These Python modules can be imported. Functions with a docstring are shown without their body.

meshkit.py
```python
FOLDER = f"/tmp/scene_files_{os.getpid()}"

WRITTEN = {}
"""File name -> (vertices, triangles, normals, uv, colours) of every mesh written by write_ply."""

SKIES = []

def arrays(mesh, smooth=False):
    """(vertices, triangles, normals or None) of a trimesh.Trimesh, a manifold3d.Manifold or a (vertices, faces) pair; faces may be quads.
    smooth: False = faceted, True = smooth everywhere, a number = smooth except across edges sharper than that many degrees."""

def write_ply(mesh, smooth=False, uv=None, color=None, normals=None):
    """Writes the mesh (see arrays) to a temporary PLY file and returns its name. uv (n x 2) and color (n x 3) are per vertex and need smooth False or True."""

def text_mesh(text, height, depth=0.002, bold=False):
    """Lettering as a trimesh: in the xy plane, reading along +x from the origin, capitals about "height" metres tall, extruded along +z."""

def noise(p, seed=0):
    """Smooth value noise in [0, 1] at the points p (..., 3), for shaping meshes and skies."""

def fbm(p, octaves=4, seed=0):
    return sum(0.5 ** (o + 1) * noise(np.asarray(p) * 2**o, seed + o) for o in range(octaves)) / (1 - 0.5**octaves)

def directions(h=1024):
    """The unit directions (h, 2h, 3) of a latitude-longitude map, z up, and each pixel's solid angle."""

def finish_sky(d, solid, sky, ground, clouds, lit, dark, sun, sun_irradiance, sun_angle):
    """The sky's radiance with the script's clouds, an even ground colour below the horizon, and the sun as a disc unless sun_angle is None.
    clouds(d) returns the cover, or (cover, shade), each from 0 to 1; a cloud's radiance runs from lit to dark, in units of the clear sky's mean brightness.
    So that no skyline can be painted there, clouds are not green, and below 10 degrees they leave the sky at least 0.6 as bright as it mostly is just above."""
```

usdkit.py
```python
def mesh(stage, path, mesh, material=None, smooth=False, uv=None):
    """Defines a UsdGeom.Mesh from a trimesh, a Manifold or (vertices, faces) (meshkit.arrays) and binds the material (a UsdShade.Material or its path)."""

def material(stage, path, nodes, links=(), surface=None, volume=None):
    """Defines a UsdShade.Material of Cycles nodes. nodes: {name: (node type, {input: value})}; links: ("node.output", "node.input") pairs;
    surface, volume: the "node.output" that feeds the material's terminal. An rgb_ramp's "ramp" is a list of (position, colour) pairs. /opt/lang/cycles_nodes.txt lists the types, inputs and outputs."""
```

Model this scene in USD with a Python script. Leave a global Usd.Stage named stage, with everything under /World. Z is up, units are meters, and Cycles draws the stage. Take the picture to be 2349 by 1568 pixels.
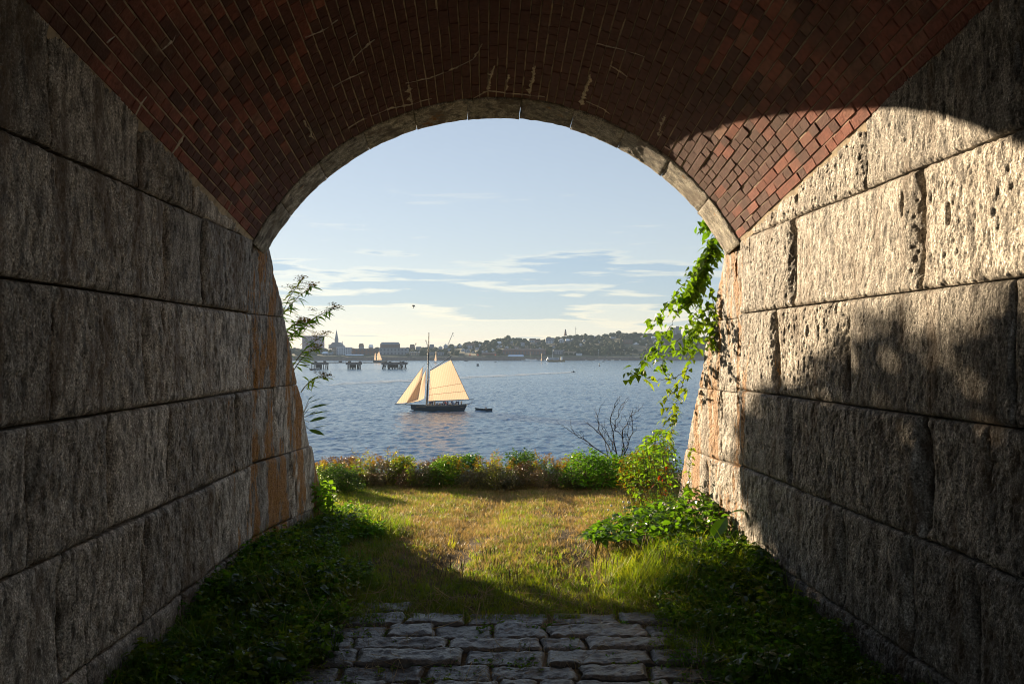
import math, random
import numpy as np
import trimesh, manifold3d, usdkit, meshkit
from pxr import Usd, UsdGeom, UsdLux, UsdShade, Gf, Sdf, Vt

stage = Usd.Stage.CreateInMemory()
UsdGeom.SetStageUpAxis(stage, 'Z'); UsdGeom.SetStageMetersPerUnit(stage, 1.0)
UsdGeom.Xform.Define(stage, '/World'); UsdGeom.Scope.Define(stage, '/World/Looks')

# ---------------------------------------------------------------- camera, sky, sun, exposure
EYE = 1.70                      # eye height above the passage floor
SEA = -15.7                     # sea level
FOC = 2090.0; CX = 1174.5; HY = 803.0   # the lens in units of a 2349-wide picture: focal length, centre, eye-level line
cam = UsdGeom.Camera.Define(stage, '/World/camera')
cam.CreateHorizontalApertureAttr(36.0)
cam.CreateFocalLengthAttr(36.0 * FOC / 2349.0)
cam.CreateVerticalApertureOffsetAttr(36.0 * (HY - 784.0) / 2349.0)
cam.CreateClippingRangeAttr(Gf.Vec2f(0.05, 30000.0))
cam.CreateExposureAttr(1.75)
cam.CreateFStopAttr(0.0)
cx = UsdGeom.Xformable(cam)
cx.AddTranslateOp().Set(Gf.Vec3d(0, 0, EYE)); cx.AddRotateXOp().Set(90.0)

SUN = np.array([-1.0, 1.30, 0.306]); SUN /= np.linalg.norm(SUN)
SUN_EL = math.asin(SUN[2]); SUN_ROT = math.atan2(SUN[0], SUN[1])
sun = UsdLux.DistantLight.Define(stage, '/World/sun')
sun.CreateIntensityAttr(1.25); sun.CreateAngleAttr(0.5); sun.CreateColorAttr(Gf.Vec3f(1.0, 0.78, 0.52))
sun.CreateNormalizeAttr(True)
zax = SUN; xax = np.cross([0, 0, 1.0], zax); xax /= np.linalg.norm(xax); yax = np.cross(zax, xax)
UsdGeom.Xformable(sun).AddTransformOp().Set(Gf.Matrix4d(*xax, 0, *yax, 0, *zax, 0, 0, 0, 0, 1))

sky = UsdLux.DomeLight.Define(stage, '/World/sky')
sky.CreateIntensityAttr(1.0)
M_sky = usdkit.material(stage, '/World/Looks/sky_air', {
    'sky': ('sky_texture', {'sky_type': 'single_scattering', 'sun_disc': False, 'sun_elevation': SUN_EL, 'sun_rotation': SUN_ROT,
                            'altitude': 0.0, 'air_density': 1.0, 'aerosol_density': 0.08, 'ozone_density': 2.0}),
    'tc': ('texture_coordinate', {}),
    'sep': ('separate_xyz', {}),
    'zs': ('math', {'math_type': 'multiply', 'value2': 75.0}),
    'xs': ('math', {'math_type': 'multiply', 'value2': 6.5}),
    'ys': ('math', {'math_type': 'multiply', 'value2': 6.5}),
    'vec': ('combine_xyz', {}),
    'n': ('noise_texture', {'scale': 1.0, 'detail': 7.0, 'roughness': 0.55, 'distortion': 0.25}),
    'band': ('rgb_ramp', {'ramp': [(0.0, (0, 0, 0)), (0.500, (.02, .02, .02)), (0.511, (.62, .62, .62)), (0.520, (1, 1, 1)), (0.545, (1, 1, 1)), (0.556, (.45, .45, .45)), (0.568, (.08, .08, .08)), (0.60, (0, 0, 0)), (1.0, (0, 0, 0))]}),
    'zr': ('map_range', {'from_min': -1.0, 'from_max': 1.0, 'to_min': 0.0, 'to_max': 1.0}),
    'bm': ('math', {'math_type': 'multiply_add', 'value2': 0.22, 'value3': -0.13}),
    'nb': ('math', {'math_type': 'add'}),
    'cov': ('map_range', {'from_min': 0.515, 'from_max': 0.595, 'to_min': 0.0, 'to_max': 0.85, 'clamp': True}),
    'shade': ('map_range', {'from_min': 0.575, 'from_max': 0.64, 'to_min': 0.0, 'to_max': 1.0, 'clamp': True}),
    'gam': ('gamma', {'gamma': 0.62}),
    'sat': ('hsv', {'saturation': 0.76, 'value': 1.50}),
    'lit': ('mix', {'mix_type': 'multiply', 'fac': 1.0, 'color2': (1.26, 1.15, 1.02)}),
    'drk': ('mix', {'mix_type': 'multiply', 'fac': 1.0, 'color2': (0.70, 0.80, 0.92)}),
    'ld': ('mix', {}),
    'mix': ('mix', {}),
    'tint': ('mix', {'mix_type': 'multiply', 'fac': 1.0, 'color2': (1.0, 1.0, 1.07)}),
    'bg': ('background_shader', {'strength': 0.05})},
    [('tc.generated', 'sep.vector'), ('sep.z', 'zs.value1'), ('sep.x', 'xs.value1'), ('sep.y', 'ys.value1'),
     ('xs.value', 'vec.x'), ('ys.value', 'vec.y'), ('zs.value', 'vec.z'), ('vec.vector', 'n.vector'),
     ('sep.z', 'zr.value'), ('zr.result', 'band.fac'), ('band.color', 'bm.value1'),
     ('n.fac', 'nb.value1'), ('bm.value', 'nb.value2'), ('nb.value', 'cov.value'), ('nb.value', 'shade.value'),
     ('sky.color', 'gam.color'), ('gam.color', 'sat.color'), ('sat.color', 'lit.color1'), ('sat.color', 'drk.color1'), ('lit.color', 'ld.color1'), ('drk.color', 'ld.color2'), ('shade.result', 'ld.fac'),
     ('sat.color', 'mix.color1'), ('ld.color', 'mix.color2'), ('cov.result', 'mix.fac'), ('mix.color', 'tint.color1'), ('tint.color', 'bg.color')],
    surface='bg.background')
UsdShade.MaterialBindingAPI.Apply(sky.GetPrim()).Bind(M_sky)

# ---------------------------------------------------------------- helpers
RS = np.random.RandomState(7); random.seed(7)
taken = {}
def numbered(parent, name):
    k = (parent, name); n = taken.get(k, 0); taken[k] = n + 1
    return f'{parent}/{name}' if n == 0 else f'{parent}/{name}_{n:03d}'
def tag(prim, label=None, cat=None, group=None, kind=None):
    for k, v in (('label', label), ('category', cat), ('group', group), ('kind', kind)):
        if v: prim.SetCustomDataByKey(k, v)
    return prim
def pathof(p): return '/World' if p is None else str(p.GetPath())
def thing(name, label=None, cat=None, loc=(0, 0, 0), rotz=0.0, group=None, kind=None, scale=None, tilt=None):
    x = UsdGeom.Xform.Define(stage, numbered('/World', name))
    x.AddTranslateOp().Set(Gf.Vec3d(*map(float, loc)))
    if rotz: x.AddRotateZOp().Set(math.degrees(rotz))
    if tilt: x.AddRotateXOp().Set(math.degrees(tilt))
    if scale is not None: x.AddScaleOp().Set(Gf.Vec3f(*((scale,) * 3 if np.ndim(scale) == 0 else scale)))
    return tag(x.GetPrim(), label, cat, group, kind)
def part(name, parent, mesh, mat, smooth=False, label=None, kind=None):
    m = usdkit.mesh(stage, numbered(pathof(parent), name), mesh, mat, smooth=smooth)
    return tag(m.GetPrim(), label, None, None, kind)
def solo(name, mesh, mat, label=None, cat=None, group=None, kind=None, smooth=False):
    return tag(part(name, None, mesh, mat, smooth), label, cat, group, kind)
def copy_of(src, loc, rotz=0.0, label=None, group=None, scale=None, cat=None, tilt=None):
    base = src.GetName().split('_0')[0]
    t = thing(base, label, cat or src.GetCustomDataByKey('category'), loc, rotz, group, None, scale, tilt)
    t.GetReferences().AddInternalReference(src.GetPath()); t.SetInstanceable(True)
    return t
def proto(name):
    """A class prim that copies refer to."""
    p = stage.CreateClassPrim('/World/Looks/' + name + '_kind')
    return p
def use(pr, name, label, cat, loc, rotz=0.0, group=None, scale=None, tilt=None):
    t = thing(name, label, cat, loc, rotz, group, None, scale, tilt)
    t.GetReferences().AddInternalReference(pr.GetPath()); t.SetInstanceable(True)
    return t

class MB:
    """Collects shapes for one mesh."""
    def __init__(s): s.v = []; s.f = []; s.n = 0
    def add(s, v, f):
        v = np.asarray(v, float); f = np.asarray(f, int)
        if f.shape[1] == 4: f = np.vstack([f[:, [0, 1, 2]], f[:, [0, 2, 3]]])
        s.v.append(v); s.f.append(f + s.n); s.n += len(v); return s
    def tm(s, m): return s.add(m.vertices, m.faces)
    def box(s, lo, hi, rz=0.0, at=(0, 0, 0)):
        lo = np.array(lo, float); hi = np.array(hi, float)
        v = np.array([[x, y, z] for x in (lo[0], hi[0]) for y in (lo[1], hi[1]) for z in (lo[2], hi[2])])
        if rz:
            c, q = math.cos(rz), math.sin(rz); v = np.column_stack([v[:, 0] * c - v[:, 1] * q, v[:, 0] * q + v[:, 1] * c, v[:, 2]])
        f = [[0, 1, 3, 2], [4, 6, 7, 5], [0, 4, 5, 1], [2, 3, 7, 6], [0, 2, 6, 4], [1, 5, 7, 3]]
        return s.add(v + np.array(at), f)
    def tube(s, pts, rad, sides=5, cap=True):
        p = np.asarray(pts, float); t = np.gradient(p, axis=0); t /= np.linalg.norm(t, axis=1, keepdims=True) + 1e-12
        a = np.cross(t, np.where(np.abs(t[:, 2:]) < 0.9, [0, 0, 1.0], [1.0, 0, 0])); a /= np.linalg.norm(a, axis=1, keepdims=True) + 1e-12
        b = np.cross(t, a); ang = np.arange(sides) * 2 * np.pi / sides
        r = np.broadcast_to(rad, (len(p),))[:, None, None]
        v = (p[:, None] + r * (np.cos(ang)[None, :, None] * a[:, None] + np.sin(ang)[None, :, None] * b[:, None])).reshape(-1, 3)
        i, j = np.meshgrid(np.arange(len(p) - 1), np.arange(sides), indexing='ij')
        q = np.stack([i * sides + j, i * sides + (j + 1) % sides, (i + 1) * sides + (j + 1) % sides, (i + 1) * sides + j], -1).reshape(-1, 4)
        s.add(v, q)
        if cap:
            o = (len(p) - 1) * sides
            s.add(v[:sides], [[0, k + 1, k] for k in range(1, sides - 1)]); s.add(v[o:], [[0, k, k + 1] for k in range(1, sides - 1)])
        return s
    def get(s): return np.vstack(s.v), np.vstack(s.f)

def P(x, y, d):
    """The point at distance d (metres along the view) that a spot x, y of the 2349-wide picture shows."""
    return np.array([(x - CX) / FOC * d, d, EYE + (HY - y) / FOC * d])
nz = meshkit.noise; fbm = meshkit.fbm
def p3(a, b, c): return np.stack(np.broadcast_arrays(a, b, c), -1)
def sstep(a, b, x):
    t = np.clip((x - a) / (b - a), 0, 1); return t * t * (3 - 2 * t)

# ---------------------------------------------------------------- materials
def simple(name, col, rough=0.7, var=0.12, scale=6.0, metallic=0.0, spec=0.4, bump=0.0, bscale=40.0):
    c = np.array(col)
    nodes = {'g': ('geometry', {}), 'n': ('noise_texture', {'scale': scale, 'detail': 3.0}),
             'r': ('rgb_ramp', {'ramp': [(0.3, tuple(c * (1 - var))), (0.7, tuple(np.minimum(c * (1 + var), 0.95)))]}),
             'p': ('principled_bsdf', {'roughness': rough, 'metallic': metallic, 'specular_ior_level': spec})}
    links = [('g.position', 'n.vector'), ('n.fac', 'r.fac'), ('r.color', 'p.base_color')]
    if bump:
        nodes['bn'] = ('noise_texture', {'scale': bscale, 'detail': 4.0}); nodes['b'] = ('bump', {'strength': bump, 'distance': 0.01})
        links += [('g.position', 'bn.vector'), ('bn.fac', 'b.height'), ('b.normal', 'p.normal')]
    return usdkit.material(stage, '/World/Looks/' + name, nodes, links, surface='p.BSDF')

def leafmat(name, cols, trans=0.45, rough=0.5, tcol=None, spec=0.35):
    """Leaves: colour varies from leaf to leaf, light passes through."""
    ramp = [(i / max(1, len(cols) - 1), c) for i, c in enumerate(cols)]
    return usdkit.material(stage, '/World/Looks/' + name, {
        'g': ('geometry', {}), 'o': ('object_info', {}), 'a': ('math', {'math_type': 'add'}), 'fr': ('math', {'math_type': 'fraction'}),
        'r': ('rgb_ramp', {'ramp': ramp}), 'p': ('principled_bsdf', {'roughness': rough, 'specular_ior_level': spec}),
        'tm': ('mix', {'mix_type': 'multiply', 'fac': 1.0, 'color2': tcol or (1.7, 1.75, 0.55)}),
        't': ('translucent_bsdf', {}), 'm': ('mix_closure', {'fac': trans})},
        [('g.random_per_island', 'a.value1'), ('o.random', 'a.value2'), ('a.value', 'fr.value1'), ('fr.value', 'r.fac'), ('r.color', 'p.base_color'),
         ('r.color', 'tm.color1'), ('tm.color', 't.color'), ('p.BSDF', 'm.closure1'), ('t.BSDF', 'm.closure2')], surface='m.closure')

def granite(name, lichen=0.0, dark=1.0, warm=1.0):
    nodes = {
        'g': ('geometry', {}), 'o': ('object_info', {}), 'sep': ('separate_xyz', {}),
        'ms': ('mapping', {'scale': (19, 19, 7.5)}), 'ns': ('noise_texture', {'scale': 1.0, 'detail': 5.0, 'roughness': 0.6}),
        'rs': ('rgb_ramp', {'ramp': [(0.34, (0.20, 0.18, 0.155)), (0.46, (0.62, 0.60, 0.57)), (0.56, (1.05, 1.03, 1.0)), (0.70, (1.35, 1.34, 1.33))]}),
        'mf': ('mapping', {'scale': (105, 105, 85)}), 'nf': ('noise_texture', {'scale': 1.0, 'detail': 2.0, 'roughness': 0.7}),
        'rf': ('rgb_ramp', {'ramp': [(0.32, (0.075, 0.068, 0.060)), (0.43, (0.27 * warm, 0.247 * warm, 0.215)), (0.57, (0.45 * warm, 0.415 * warm, 0.36)), (0.70, (0.86, 0.83, 0.78))]}),
        'rr': ('map_range', {'from_min': 0.0, 'from_max': 1.0, 'to_min': 0.58 * dark, 'to_max': 1.14 * dark}),
        'm1': ('mix', {'mix_type': 'multiply', 'fac': 1.0}), 'm2': ('mix', {'mix_type': 'multiply', 'fac': 1.0}),
        'ml': ('mapping', {'scale': (5.5, 5.5, 0.9), 'location': (3.1, 1.7, 0.4)}), 'nl': ('noise_texture', {'scale': 1.0, 'detail': 5.0, 'roughness': 0.65}),
        'ly': ('map_range', {'from_min': 5.9, 'from_max': 7.4, 'to_min': -0.13, 'to_max': lichen, 'clamp': True}),
        'la': ('math', {'math_type': 'add'}), 'lr': ('map_range', {'from_min': 0.595, 'from_max': 0.62, 'to_min': 0.0, 'to_max': 0.93, 'clamp': True}),
        'lc': ('rgb_ramp', {'ramp': [(0.35, (0.12, 0.045, 0.004)), (0.5, (0.24, 0.095, 0.004)), (0.65, (0.36, 0.17, 0.012))]}), 'lj': ('math', {'math_type': 'multiply_add', 'value2': 0.16, 'value3': -0.08}), 'lk': ('math', {'math_type': 'add'}),
        'ml2': ('mix', {}),
        'mo': ('mapping', {'scale': (5.0, 5.0, 1.5), 'location': (1.3, 0.2, 5.0)}), 'no': ('noise_texture', {'scale': 1.0, 'detail': 5.0, 'roughness': 0.6}),
        'or': ('map_range', {'from_min': 0.52, 'from_max': 0.66, 'to_min': 0.0, 'to_max': 0.82, 'clamp': True}),
        'mo2': ('mix', {'color2': (0.10, 0.066, 0.036)}),
        'mb': ('mapping', {'scale': (100, 100, 75)}), 'nb': ('noise_texture', {'scale': 1.0, 'detail': 4.0, 'roughness': 0.65}),
        'b': ('bump', {'strength': 0.9, 'distance': 0.016}),
        'sp': ('map_range', {'from_min': 0.55, 'from_max': 0.74, 'to_min': 0.72, 'to_max': 0.30, 'clamp': True}),
        'p': ('principled_bsdf', {'specular_ior_level': 0.45})}
    links = [('g.position', 'ms.vector'), ('ms.vector', 'ns.vector'), ('ns.fac', 'rs.fac'), ('g.position', 'mf.vector'), ('mf.vector', 'nf.vector'), ('nf.fac', 'rf.fac'),
             ('o.random', 'rr.value'), ('rf.color', 'm1.color1'), ('rs.color', 'm1.color2'), ('m1.color', 'm2.color1'), ('rr.result', 'm2.color2'),
             ('g.position', 'ml.vector'), ('ml.vector', 'nl.vector'), ('g.position', 'sep.vector'), ('sep.y', 'ly.value'), ('nl.fac', 'la.value1'), ('ly.result', 'la.value2'),
             ('nf.fac', 'lc.fac'), ('lc.color', 'ml2.color2'), ('nf.fac', 'lj.value1'), ('la.value', 'lk.value1'), ('lj.value', 'lk.value2'), ('lk.value', 'lr.value'), ('g.position', 'mo.vector'), ('mo.vector', 'no.vector'), ('no.fac', 'or.value'), ('or.result', 'mo2.fac'),
             ('m2.color', 'mo2.color1'), ('mo2.color', 'ml2.color1'), ('lr.result', 'ml2.fac'), ('ml2.color', 'p.base_color'),
             ('g.position', 'mb.vector'), ('mb.vector', 'nb.vector'), ('nb.fac', 'b.height'), ('b.normal', 'p.normal'), ('nf.fac', 'sp.value'), ('sp.result', 'p.roughness')]
    return usdkit.material(stage, '/World/Looks/' + name, nodes, links, surface='p.BSDF')

M_granite = granite('granite', lichen=0.0)
M_granite_lichen = granite('granite_lichen', lichen=0.092)
M_granite_ring = granite('granite_ring', lichen=-0.05, dark=0.95, warm=1.1)

def brickmat(name, source):
    n = {'g': ('geometry', {}), 'o': ('object_info', {}), 'r': ('rgb_ramp', {'ramp': [(0.0, (0.11, 0.048, 0.038)), (0.15, (0.20, 0.066, 0.046)), (0.55, (0.25, 0.082, 0.056)), (0.85, (0.285, 0.105, 0.070)), (1.0, (0.22, 0.125, 0.088))]}),
         'n1': ('noise_texture', {'scale': 26.0, 'detail': 5.0, 'roughness': 0.65}), 'r1': ('rgb_ramp', {'ramp': [(0.3, (0.55, 0.5, 0.48)), (0.6, (1.0, 1.0, 1.0)), (0.75, (1.2, 1.15, 1.1))]}),
         'm1': ('mix', {'mix_type': 'multiply', 'fac': 1.0}),
         'n2': ('noise_texture', {'scale': 2.6, 'detail': 6.0, 'roughness': 0.7}), 'r2': ('map_range', {'from_min': 0.60, 'from_max': 0.80, 'to_min': 0.0, 'to_max': 0.42, 'clamp': True}),
         'm2': ('mix', {'color2': (0.42, 0.34, 0.25)}),
         'n3': ('noise_texture', {'scale': 1.3, 'detail': 4.0}), 'r3': ('map_range', {'from_min': 0.54, 'from_max': 0.72, 'to_min': 0.0, 'to_max': 0.7, 'clamp': True}),
         'm3': ('mix', {'color2': (0.05, 0.03, 0.02)}),
         'nb': ('noise_texture', {'scale': 75.0, 'detail': 5.0, 'roughness': 0.6}), 'b': ('bump', {'strength': 1.0, 'distance': 0.012}),
         'p': ('principled_bsdf', {'roughness': 0.82, 'specular_ior_level': 0.3})}
    l = [(source, 'r.fac'), ('g.position', 'n1.vector'), ('n1.fac', 'r1.fac'), ('r.color', 'm1.color1'), ('r1.color', 'm1.color2'),
         ('g.position', 'n2.vector'), ('n2.fac', 'r2.value'), ('g.position', 'n3.vector'), ('n3.fac', 'r3.value'),
         ('m1.color', 'm3.color1'), ('r3.result', 'm3.fac'), ('m3.color', 'm2.color1'), ('r2.result', 'm2.fac'), ('m2.color', 'p.base_color'),
         ('g.position', 'nb.vector'), ('nb.fac', 'b.height'), ('b.normal', 'p.normal')]
    return usdkit.material(stage, '/World/Looks/' + name, n, l, surface='p.BSDF')
M_brick = brickmat('vault_brick', 'o.random'); M_brick_far = brickmat('vault_brick_rest', 'g.random_per_island')
M_mortar = simple('lime_mortar', (0.33, 0.27, 0.19), 0.9, 0.35, 18.0, bump=0.5)
M_lime = usdkit.material(stage, '/World/Looks/lime_crust', {'g': ('geometry', {}), 'n': ('noise_texture', {'scale': 55.0, 'detail': 5.0, 'roughness': 0.7}), 'f': ('map_range', {'from_min': 0.29, 'from_max': 0.45, 'to_min': 0.0, 'to_max': 0.95, 'clamp': True}),
    'r': ('rgb_ramp', {'ramp': [(0.35, (0.30, 0.25, 0.18)), (0.65, (0.62, 0.54, 0.42))]}), 't': ('transparent_bsdf', {}), 'b': ('bump', {'strength': .6, 'distance': .01}), 'p': ('principled_bsdf', {'roughness': .85}), 'm': ('mix_closure', {})},
    [('g.position', 'n.vector'), ('n.fac', 'f.value'), ('n.fac', 'r.fac'), ('r.color', 'p.base_color'), ('n.fac', 'b.height'), ('b.normal', 'p.normal'), ('f.result', 'm.fac'), ('t.BSDF', 'm.closure1'), ('p.BSDF', 'm.closure2')], surface='m.closure')
M_sett = usdkit.material(stage, '/World/Looks/paving_granite', {
    'g': ('geometry', {}), 'o': ('object_info', {}), 'n': ('noise_texture', {'scale': 16.0, 'detail': 6.0, 'roughness': 0.7}),
    'r': ('rgb_ramp', {'ramp': [(0.34, (0.020, 0.016, 0.012)), (0.55, (0.062, 0.052, 0.043)), (0.75, (0.15, 0.137, 0.12))]}),
    'mr': ('map_range', {'to_min': 0.7, 'to_max': 1.25}), 'm': ('mix', {'mix_type': 'multiply', 'fac': 1.0}),
    'nb': ('noise_texture', {'scale': 38.0, 'detail': 6.0, 'roughness': 0.65}), 'b': ('bump', {'strength': 0.8, 'distance': 0.02}),
    'p': ('principled_bsdf', {'roughness': 0.32, 'specular_ior_level': 0.6})},
    [('g.position', 'n.vector'), ('n.fac', 'r.fac'), ('o.random', 'mr.value'), ('r.color', 'm.color1'), ('mr.result', 'm.color2'), ('m.color', 'p.base_color'),
     ('g.position', 'nb.vector'), ('nb.fac', 'b.height'), ('b.normal', 'p.normal')], surface='p.BSDF')
M_soil = usdkit.material(stage, '/World/Looks/soil', {
    'g': ('geometry', {}), 'n': ('noise_texture', {'scale': 1.6, 'detail': 8.0, 'roughness': 0.7}),
    'r': ('rgb_ramp', {'ramp': [(0.3, (0.035, 0.030, 0.016)), (0.5, (0.10, 0.075, 0.042)), (0.72, (0.25, 0.19, 0.115))]}),
    'nb': ('noise_texture', {'scale': 30.0, 'detail': 6.0}), 'b': ('bump', {'strength': 0.7, 'distance': 0.03}), 'p': ('principled_bsdf', {'roughness': 0.95, 'specular_ior_level': 0.15})},
    [('g.position', 'n.vector'), ('n.fac', 'r.fac'), ('r.color', 'p.base_color'), ('g.position', 'nb.vector'), ('nb.fac', 'b.height'), ('b.normal', 'p.normal')], surface='p.BSDF')

# ---------------------------------------------------------------- passage geometry
def XL(Y): return -2.02 - 0.0089 * (np.asarray(Y, float) - 7.17)
def XR(Y): return 2.188 - 0.058 * np.asarray(Y, float)
def ZS(Y): return EYE + 0.862 - 0.164 * (np.asarray(Y, float) - 7.17)       # springing of the vault, falling towards the sea
THM = math.asin(2 * 1.8975 * 1.109 / (1.8975 ** 2 + 1.109 ** 2))
def vault(th, Y, off=0.0):
    Y = np.asarray(Y, float); c = (XR(Y) - XL(Y)) / 2; R = c / math.sin(THM)
    return np.stack(np.broadcast_arrays((XL(Y) + XR(Y)) / 2 + (R + off) * np.sin(th), Y, ZS(Y) - R * math.cos(THM) + (R + off) * np.cos(th)), -1)
def on_vault(x, y):
    """The spot of the vault seen at x, y of the picture."""
    lo, hi = 2.0, 7.2
    f = lambda Y: (lambda q, c, R: math.hypot(q[0] - (XL(Y) + XR(Y)) / 2, q[2] - (ZS(Y) - R * math.cos(THM))) - R)(P(x, y, Y), 0, (XR(Y) - XL(Y)) / 2 / math.sin(THM))
    for _ in range(40):
        m = (lo + hi) / 2
        if f(m) > 0: hi = m
        else: lo = m
    Y = lo; q = P(x, y, Y); R = (XR(Y) - XL(Y)) / 2 / math.sin(THM)
    return math.atan2(q[0] - (XL(Y) + XR(Y)) / 2, q[2] - (ZS(Y) - R * math.cos(THM))), Y
def SCARP(z): return 7.66 + 0.575 * (EYE + 0.79 - np.asarray(z, float))      # battered outer face
def XJL(Y): return -2.06 + 0.125 * (np.asarray(Y, float) - 7.2)
def XJR(Y): return 1.815 - 0.125 * (np.asarray(Y, float) - 7.2)

COURSES = [EYE + q for q in (-2.08, -1.49, -0.90, -0.31, 0.287, 0.87, 1.455, 2.05, 2.65)]
def relief(Y, z, seed, rough=1.0):
    """Hammered granite: upright flutes and pits, a swell per stone."""
    kq = .95 + .5 * ((seed * 37) % 11) / 10.0; rough = rough * (.75 + .5 * ((seed * 53) % 7) / 6.0)
    Y = Y * kq; z = z * (.7 + .6 * kq)
    s = Y + .02 * z * (((seed * 29) % 9) / 4.0 - 1) * .6 + .012 * (fbm(p3(Y * 6, z * 5, seed * 1.1), 2, seed + 5) - .5)
    a = fbm(p3(s * 58, z * 25.0, seed * 3.7), 2, seed)
    b = fbm(p3(s * 30, z * 10.0, seed * 1.3), 2, seed + 9)
    f = fbm(p3(s * 14, z * 4.6, seed * 2.3), 2, seed + 7)
    w = fbm(p3(Y * 2.6, z * 2.2, seed * 5.1), 2, seed + 3)
    return rough * (-0.009 * sstep(0.36, 0.78, a) - 0.003 * sstep(0.58, 0.85, b) + 0.018 * (f - 0.5)) + 0.034 * (w - 0.5)
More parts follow.
